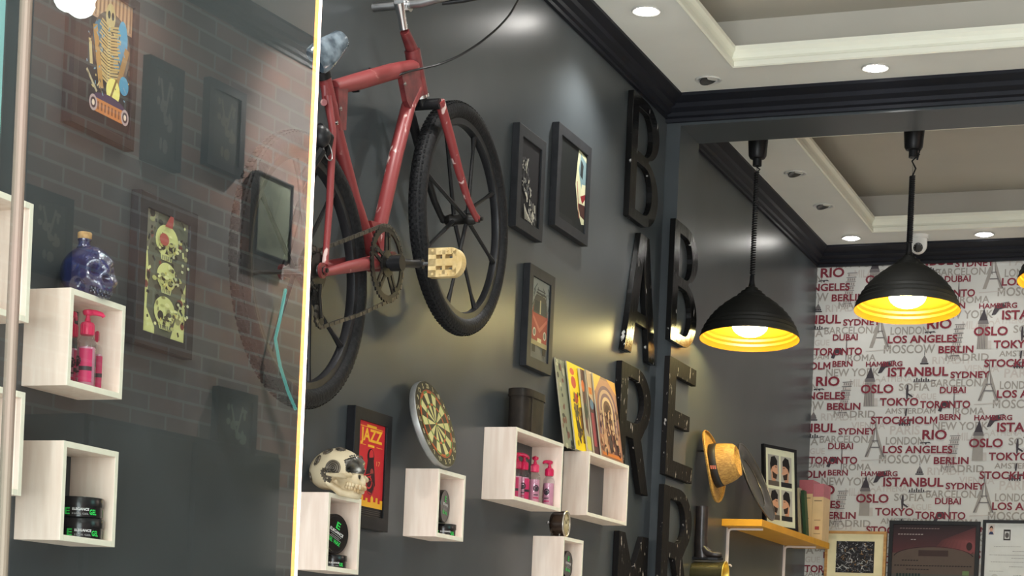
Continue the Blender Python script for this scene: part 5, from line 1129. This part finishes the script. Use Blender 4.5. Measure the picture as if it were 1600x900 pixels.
# books at the far end of the shelf
def book(label, x0, x1, y0, y1, z1, cover, lean=0.0, top=None, spine=None, pages=True):
    t = thing('book', label, 'book', ((x0 + x1) / 2, (y0 + y1) / 2, sz), 'books at the far end of the yellow shelf')
    k = Matrix.Rotation(lean, 3, 'Y'); P = lambda a: V((x0, y0, sz + 0.0005)) + k @ V(a); w, d, h = x1 - x0, y1 - y0, z1 - sz; c = 0.003
    ex, ey, ez = k @ V((1, 0, 0)), k @ V((0, 1, 0)), k @ V((0, 0, 1))
    m = MB(); m.obox(P((0, 0, 0)), ex * c, ey * d, ez * h); m.obox(P((w - c, 0, 0)), ex * c, ey * d, ez * h); m.obox(P((c, 0, 0)), ex * (w - 2 * c), ey * c, ez * h); cm_ = m
    m = MB(); m.obox(P((c, c, 0.003)), ex * (w - 2 * c), ey * (d - 0.008), ez * (h - 0.006)); m.build('pages', rgb(214, 204, 180), t)
    if top:
        A = Art(P((0, -0.0002, 0)), ex, ez, -ey, w, h); A.m = cm_; A.mats = [cover]; A.rect(0, .77, 1, 1, top); A.rect(.30, .19, .70, .25, (176, 70, 70)); A.line(.15, .70, .85, .70, .004, (120, 100, 80)); A.line(.2, .36, .8, .36, .003, (150, 110, 90)); A.line(.2, .12, .8, .12, .003, (150, 120, 90)); A.o = P((w + 0.0002, 0, 0)); A.ex = ey; A.n = ex; A.w = d; A.rect(0, .77, 1, 1, top); A.build(t, 'cover')
    else: cm_.build('cover', cover, t)
    return t
by0 = sy1 - 0.165
def xat(px, py, y): return B(px, py, y).x
e0 = xat(1247, 800, by0); e1 = xat(1267, 800, by0); e2 = xat(1286, 805, by0)
zt1 = B(1262, 750, by0).z
M_BEI = rgb(226, 196, 150)
e1 = max(e1, 0.066); e0 = 0.012
wB = 0.058
x2 = 0.176; x1b = 0.122; x0b = 0.052
book('beige book with a pink top, farther right at the end of the yellow shelf', x1b, x2, by0, by0 + 0.155, B(1276, 756, by0).z, M_BEI, 0, (196, 120, 130))
book('beige book with a pink top, left one next to the green book', x0b, x1b - 0.001, by0, by0 + 0.155, B(1258, 750, by0).z, M_BEI, 0, (186, 108, 118))
gy = by0 - 0.20
yG = W(1250, 835, 0.1).y
book('thin dark green book in front of the beige books on the shelf', 0.100, 0.116, by0 - 0.07, by0 - 0.012, B(1252, 766, by0 - 0.07).z, rgb(54, 84, 60), -0.10)
book('thin pale book beside the green one on the shelf', 0.078, 0.092, by0 - 0.07, by0 - 0.012, B(1246, 762, by0 - 0.07).z, rgb(196, 190, 160), -0.10)

# ------------------------------------------------------------------ framed papers in front of the wallpaper
def back_frame(name, label, tl, br, bw, fm, art, Y=YB - 0.003, depth=0.022, bwb=None):
    a = B(*tl, Y - depth); b_ = B(*br, Y - depth)
    return framed(name, label, (a.x, Y, b_.z), (1, 0, 0), (0, 0, 1), (0, -1, 0), b_.x - a.x, a.z - b_.z, bw, depth, fm, art)
def art_scrap(A):
    rnd = random.Random(6); A.rect(0, 0, 1, 1, (226, 216, 176)); A.rect(.155, .16, .84, .84, (38, 36, 38))
    for k in range(380):
        x, y = rnd.uniform(.17, .81), rnd.uniform(.18, .82); a = rnd.uniform(0, 6.28); L = rnd.uniform(.02, .10)
        A.line(x, y, min(.835, max(.16, x + L * cos(a))), min(.835, max(.165, y + L * sin(a))), rnd.uniform(.001, .004), rnd.choice([(150, 150, 152), (100, 100, 106), (76, 76, 82), (190, 190, 188), (140, 108, 70), (54, 52, 58), (40, 38, 42), (66, 64, 66)]))
def art_dark_cert(A):
    for k in range(14):
        f = k / 13; A.rect(0, .60 + .4 * (13 - k) / 14, 1, .60 + .4 * (14 - k) / 14, (int(44 + 40 * f), int(34 + 12 * f), int(38 + 12 * f)))
    for k in range(10): A.poly([(.45 + k * .06, .60), (1, .60 + .01 * k), (1, .98 - .03 * k), (.6 + k * .04, .8)], (82 + 6 * k, 46 + 3 * k, 48 + 3 * k))
    A.rect(0, 0, 1, .62, (86, 73, 66)); A.disc(.5, .56, .48, .14, (86, 73, 66), 40); A.ring(.5, .56, .49, .15, .97, (30, 26, 28), 40, 0.15, pi - .15); A.rect(0, 0, 1, .30, (62, 72, 76)); A.rect(0, .22, 1, .34, (78, 74, 70)); A.rect(.32, .58, .68, .66, (60, 44, 42))
    for y, x0, x1, c in ((.95, .08, .6, (116, 100, 100)), (.87, .06, .4, (150, 138, 136)), (.80, .22, .32, (150, 140, 140)), (.52, .12, .34, (40, 32, 30)), (.45, .03, .98, (40, 32, 30)), (.40, .18, .48, (40, 32, 30)), (.20, .1, .3, (44, 52, 56)), (.20, .4, .66, (44, 52, 56)), (.20, .82, .95, (44, 52, 56))):
        n = int((x1 - x0) / .035)
        for i in range(n): A.line(x0 + i * .035, y, x0 + i * .035 + .026, y + .002, .005, c)
    for i in range(8): A.rect(.06 + i * .038, .30, .06 + i * .038 + .024, .345, (34, 48, 46))
    A.disc(.93, .72, .035, .055, (50, 30, 30)); A.rect(.86, .33, .94, .39, (100, 120, 78))
def art_white_cert(A):
    A.rect(0, 0, 1, 1, (206, 208, 206)); A.rect(.05, .85, .19, .985, (200, 190, 186)); A.disc(.12, .93, .04, .035, (60, 40, 38)); A.disc(.12, .915, .034, .026, (196, 150, 130)); A.poly([(.06, .852), (.18, .852), (.15, .89), (.09, .89)], (50, 60, 90))
    A.rect(.40, .78, .56, .92, (60, 58, 58)); A.rect(.425, .80, .535, .895, (190, 190, 188)); A.disc(.48, .845, .045, .035, (84, 82, 82)); A.rect(.43, .905, .53, .915, (30, 30, 30))
    rnd = random.Random(1)
    for y, x0, x1 in ((.70, .20, .80), (.64, .62, .88), (.59, .10, .92), (.55, .60, .9), (.50, .14, .90), (.44, .56, .88), (.38, .12, .44), (.33, .66, .84), (.20, .60, .82), (.14, .08, .2)):
        x = x0
        while x < x1: d = rnd.uniform(.02, .06); A.line(x, y, min(x1, x + d), y, .0022, (130, 130, 130)); x += d + .012
    A.disc(.24, .31, .07, .035, (186, 186, 184)); A.disc(.86, .22, .08, .04, (190, 192, 190))
back_frame('picture_frame', 'wooden framed dark glittering picture in front of the wallpaper', (1290, 829), (1382, 912), 0.014, mat('honey_wood', s2l((196, 148, 84)), 0.45, col2=s2l((170, 122, 62)), scale=14, stretch=(1, 1, 6)), art_scrap, depth=0.030)
back_frame('picture_frame', 'black framed dark certificate with a red top in front of the wallpaper', (1390, 813), (1526, 945), 0.020, M_BLACK, art_dark_cert, depth=0.026)
back_frame('picture_frame', 'black framed white certificate at the lower right corner', (1536, 812), (1610, 945), 0.016, M_BLACK, art_white_cert, depth=0.024)

# ------------------------------------------------------------------ across the room, seen only as reflections in the glass
def far_frame(label, pl, pr, pt, pb, fm, art, bw=0.03):
    a = mirror_hit(pl, (pt + pb) / 2, XR); b_ = mirror_hit(pr, (pt + pb) / 2, XR); z1 = mirror_hit((pl + pr) / 2, pt, XR).z; z0 = mirror_hit((pl + pr) / 2, pb, XR).z
    y0, y1 = min(a.y, b_.y), max(a.y, b_.y)
    return framed('picture_frame', label, (XR - 0.0005, y1, z0), (0, -1, 0), (0, 0, 1), (-1, 0, 0), y1 - y0, z1 - z0, bw, 0.03, fm, art)
def art_plain(c, f):
    def g(A):
        A.rect(0, 0, 1, 1, c); rnd = random.Random(len(str(c)))
        for k in range(14): x, y = rnd.uniform(.2, .8), rnd.uniform(.1, .9); A.disc(x, y, rnd.uniform(.04, .14), rnd.uniform(.03, .09), f, 10)
        A.line(.3, .9, .5, .45, .01, f); A.line(.7, .9, .5, .45, .01, f)
    return g
far_frame('reflected dark frame of pale shapes on the brick wall beside the tall painting', 213, 268, 98, 262, M_BLACK, art_plain((40, 42, 44), (120, 118, 112)))
far_frame('reflected dark framed picture on the brick wall, right of the others', 308, 366, 134, 270, M_BLACK, art_plain((60, 60, 50), (120, 116, 90)))
far_frame('reflected pale greenish picture seen through the rear wheel', 384, 440, 278, 405, M_GREYFR, art_plain((120, 126, 108), (100, 106, 90)), 0.008)
far_frame('reflected dark frame low on the brick wall with one pale shape', 322, 384, 610, 738, M_BLACK, art_plain((40, 46, 44), (120, 140, 124)))
far_frame('reflected dark picture on the brick wall behind the blue skull bottle', 22, 95, 300, 430, M_BLACK, art_plain((64, 64, 58), (140, 138, 120)))

# white tulip lamp, lit window, neon line and dark cupboard on the far side of the room
lp = V((3.4, 4.00, 2.82)); t = thing('hanging_light', 'glowing white tulip shaded light, a bright reflection at the top left of the glass', 'hanging light', lp)
m = MB(); m.tube([lp + UP * 0.06, V((lp.x, lp.y, ZC))], 0.006, 8); m.lathe([(0.04, ZC - lp.z), (0.035, ZC - lp.z - 0.03)], lp, n=20); m.tube([lp + V((-0.05, -0.05, 0.05)), lp + UP * 0.065, lp + V((0.05, 0.05, 0.05))], 0.006, 8); m.build('stem', M_STEEL, t)
M_TUL = emission('tulip_glass_lit', (0.95, 1.0, 0.98), 14.0)
for k, d in enumerate(((-0.028, -0.034), (0.030, 0.030), (0.03, -0.02))):
    m = MB(); m.lathe([(0.012, 0.055), (0.024, 0.045), (0.035, 0.015), (0.038, -0.02), (0.032, -0.035), (0.02, -0.045), (0.001, -0.048)], lp + V((d[0], d[1], 0)), (d[0] * 4, d[1] * 4, 1), n=24); m.build('glass_shade', M_TUL, t)
m = MB(); m.box((XR - 0.012, 3.35, 2.42), (XR - 0.004, 4.33, 3.2)); struct(m, 'window_1', emission('lit_teal_window', (0.42, 0.95, 0.88), 4.0))
m = MB()
for a, b_ in (((3.30, 2.37), (4.40, 2.42)), ((3.30, 3.20), (4.40, 3.25)), ((3.30, 2.42), (3.35, 3.20)), ((4.35, 2.42), (4.40, 3.20)), ((3.83, 2.42), (3.87, 3.20))): m.box((XR - 0.04, a[0], a[1]), (XR, b_[0], b_[1]))
struct(m, 'trim_8', M_BLACK)
pts = [mirror_hit(x, y, XR - 0.03) for x, y in ((440, 452), (431, 500), (424, 530), (431, 570), (444, 612), (456, 640))]
m = MB(); m.tube(pts, 0.006, 8); tag(m.build('neon_tube', emission('teal_neon', (0.25, 0.9, 0.8), 1.4), None), 'thin bent teal neon line reflected inside the rear wheel', 'neon light')
t = thing('cupboard', 'tall dark cupboard across the room, a dim reflection low in the glass', 'cupboard', (XR - 0.15, 4.95, 0))
m = MB(); m.box((XR - 0.30, 4.40, 0), (XR - 0.001, 5.40, 1.80)); m.build('body', M_GREYFR, t, bevel=0.004)
for y in (4.42, 4.915):
    m = MB(); m.box((XR - 0.32, y, 0.06), (XR - 0.301, y + 0.465, 1.78)); d_ = m.build('door', M_GREYFR, t, bevel=0.003)
    m = MB(); yy = y + (0.42 if y < 4.6 else 0.045); m.tube([(XR - 0.322, yy, 0.9), (XR - 0.345, yy, 0.92), (XR - 0.345, yy, 1.05), (XR - 0.322, yy, 1.07)], 0.005, 8); m.build('handle', M_STEEL, d_)
for o in bpy.data.objects:
    if 'wl' in o: del o['wl']
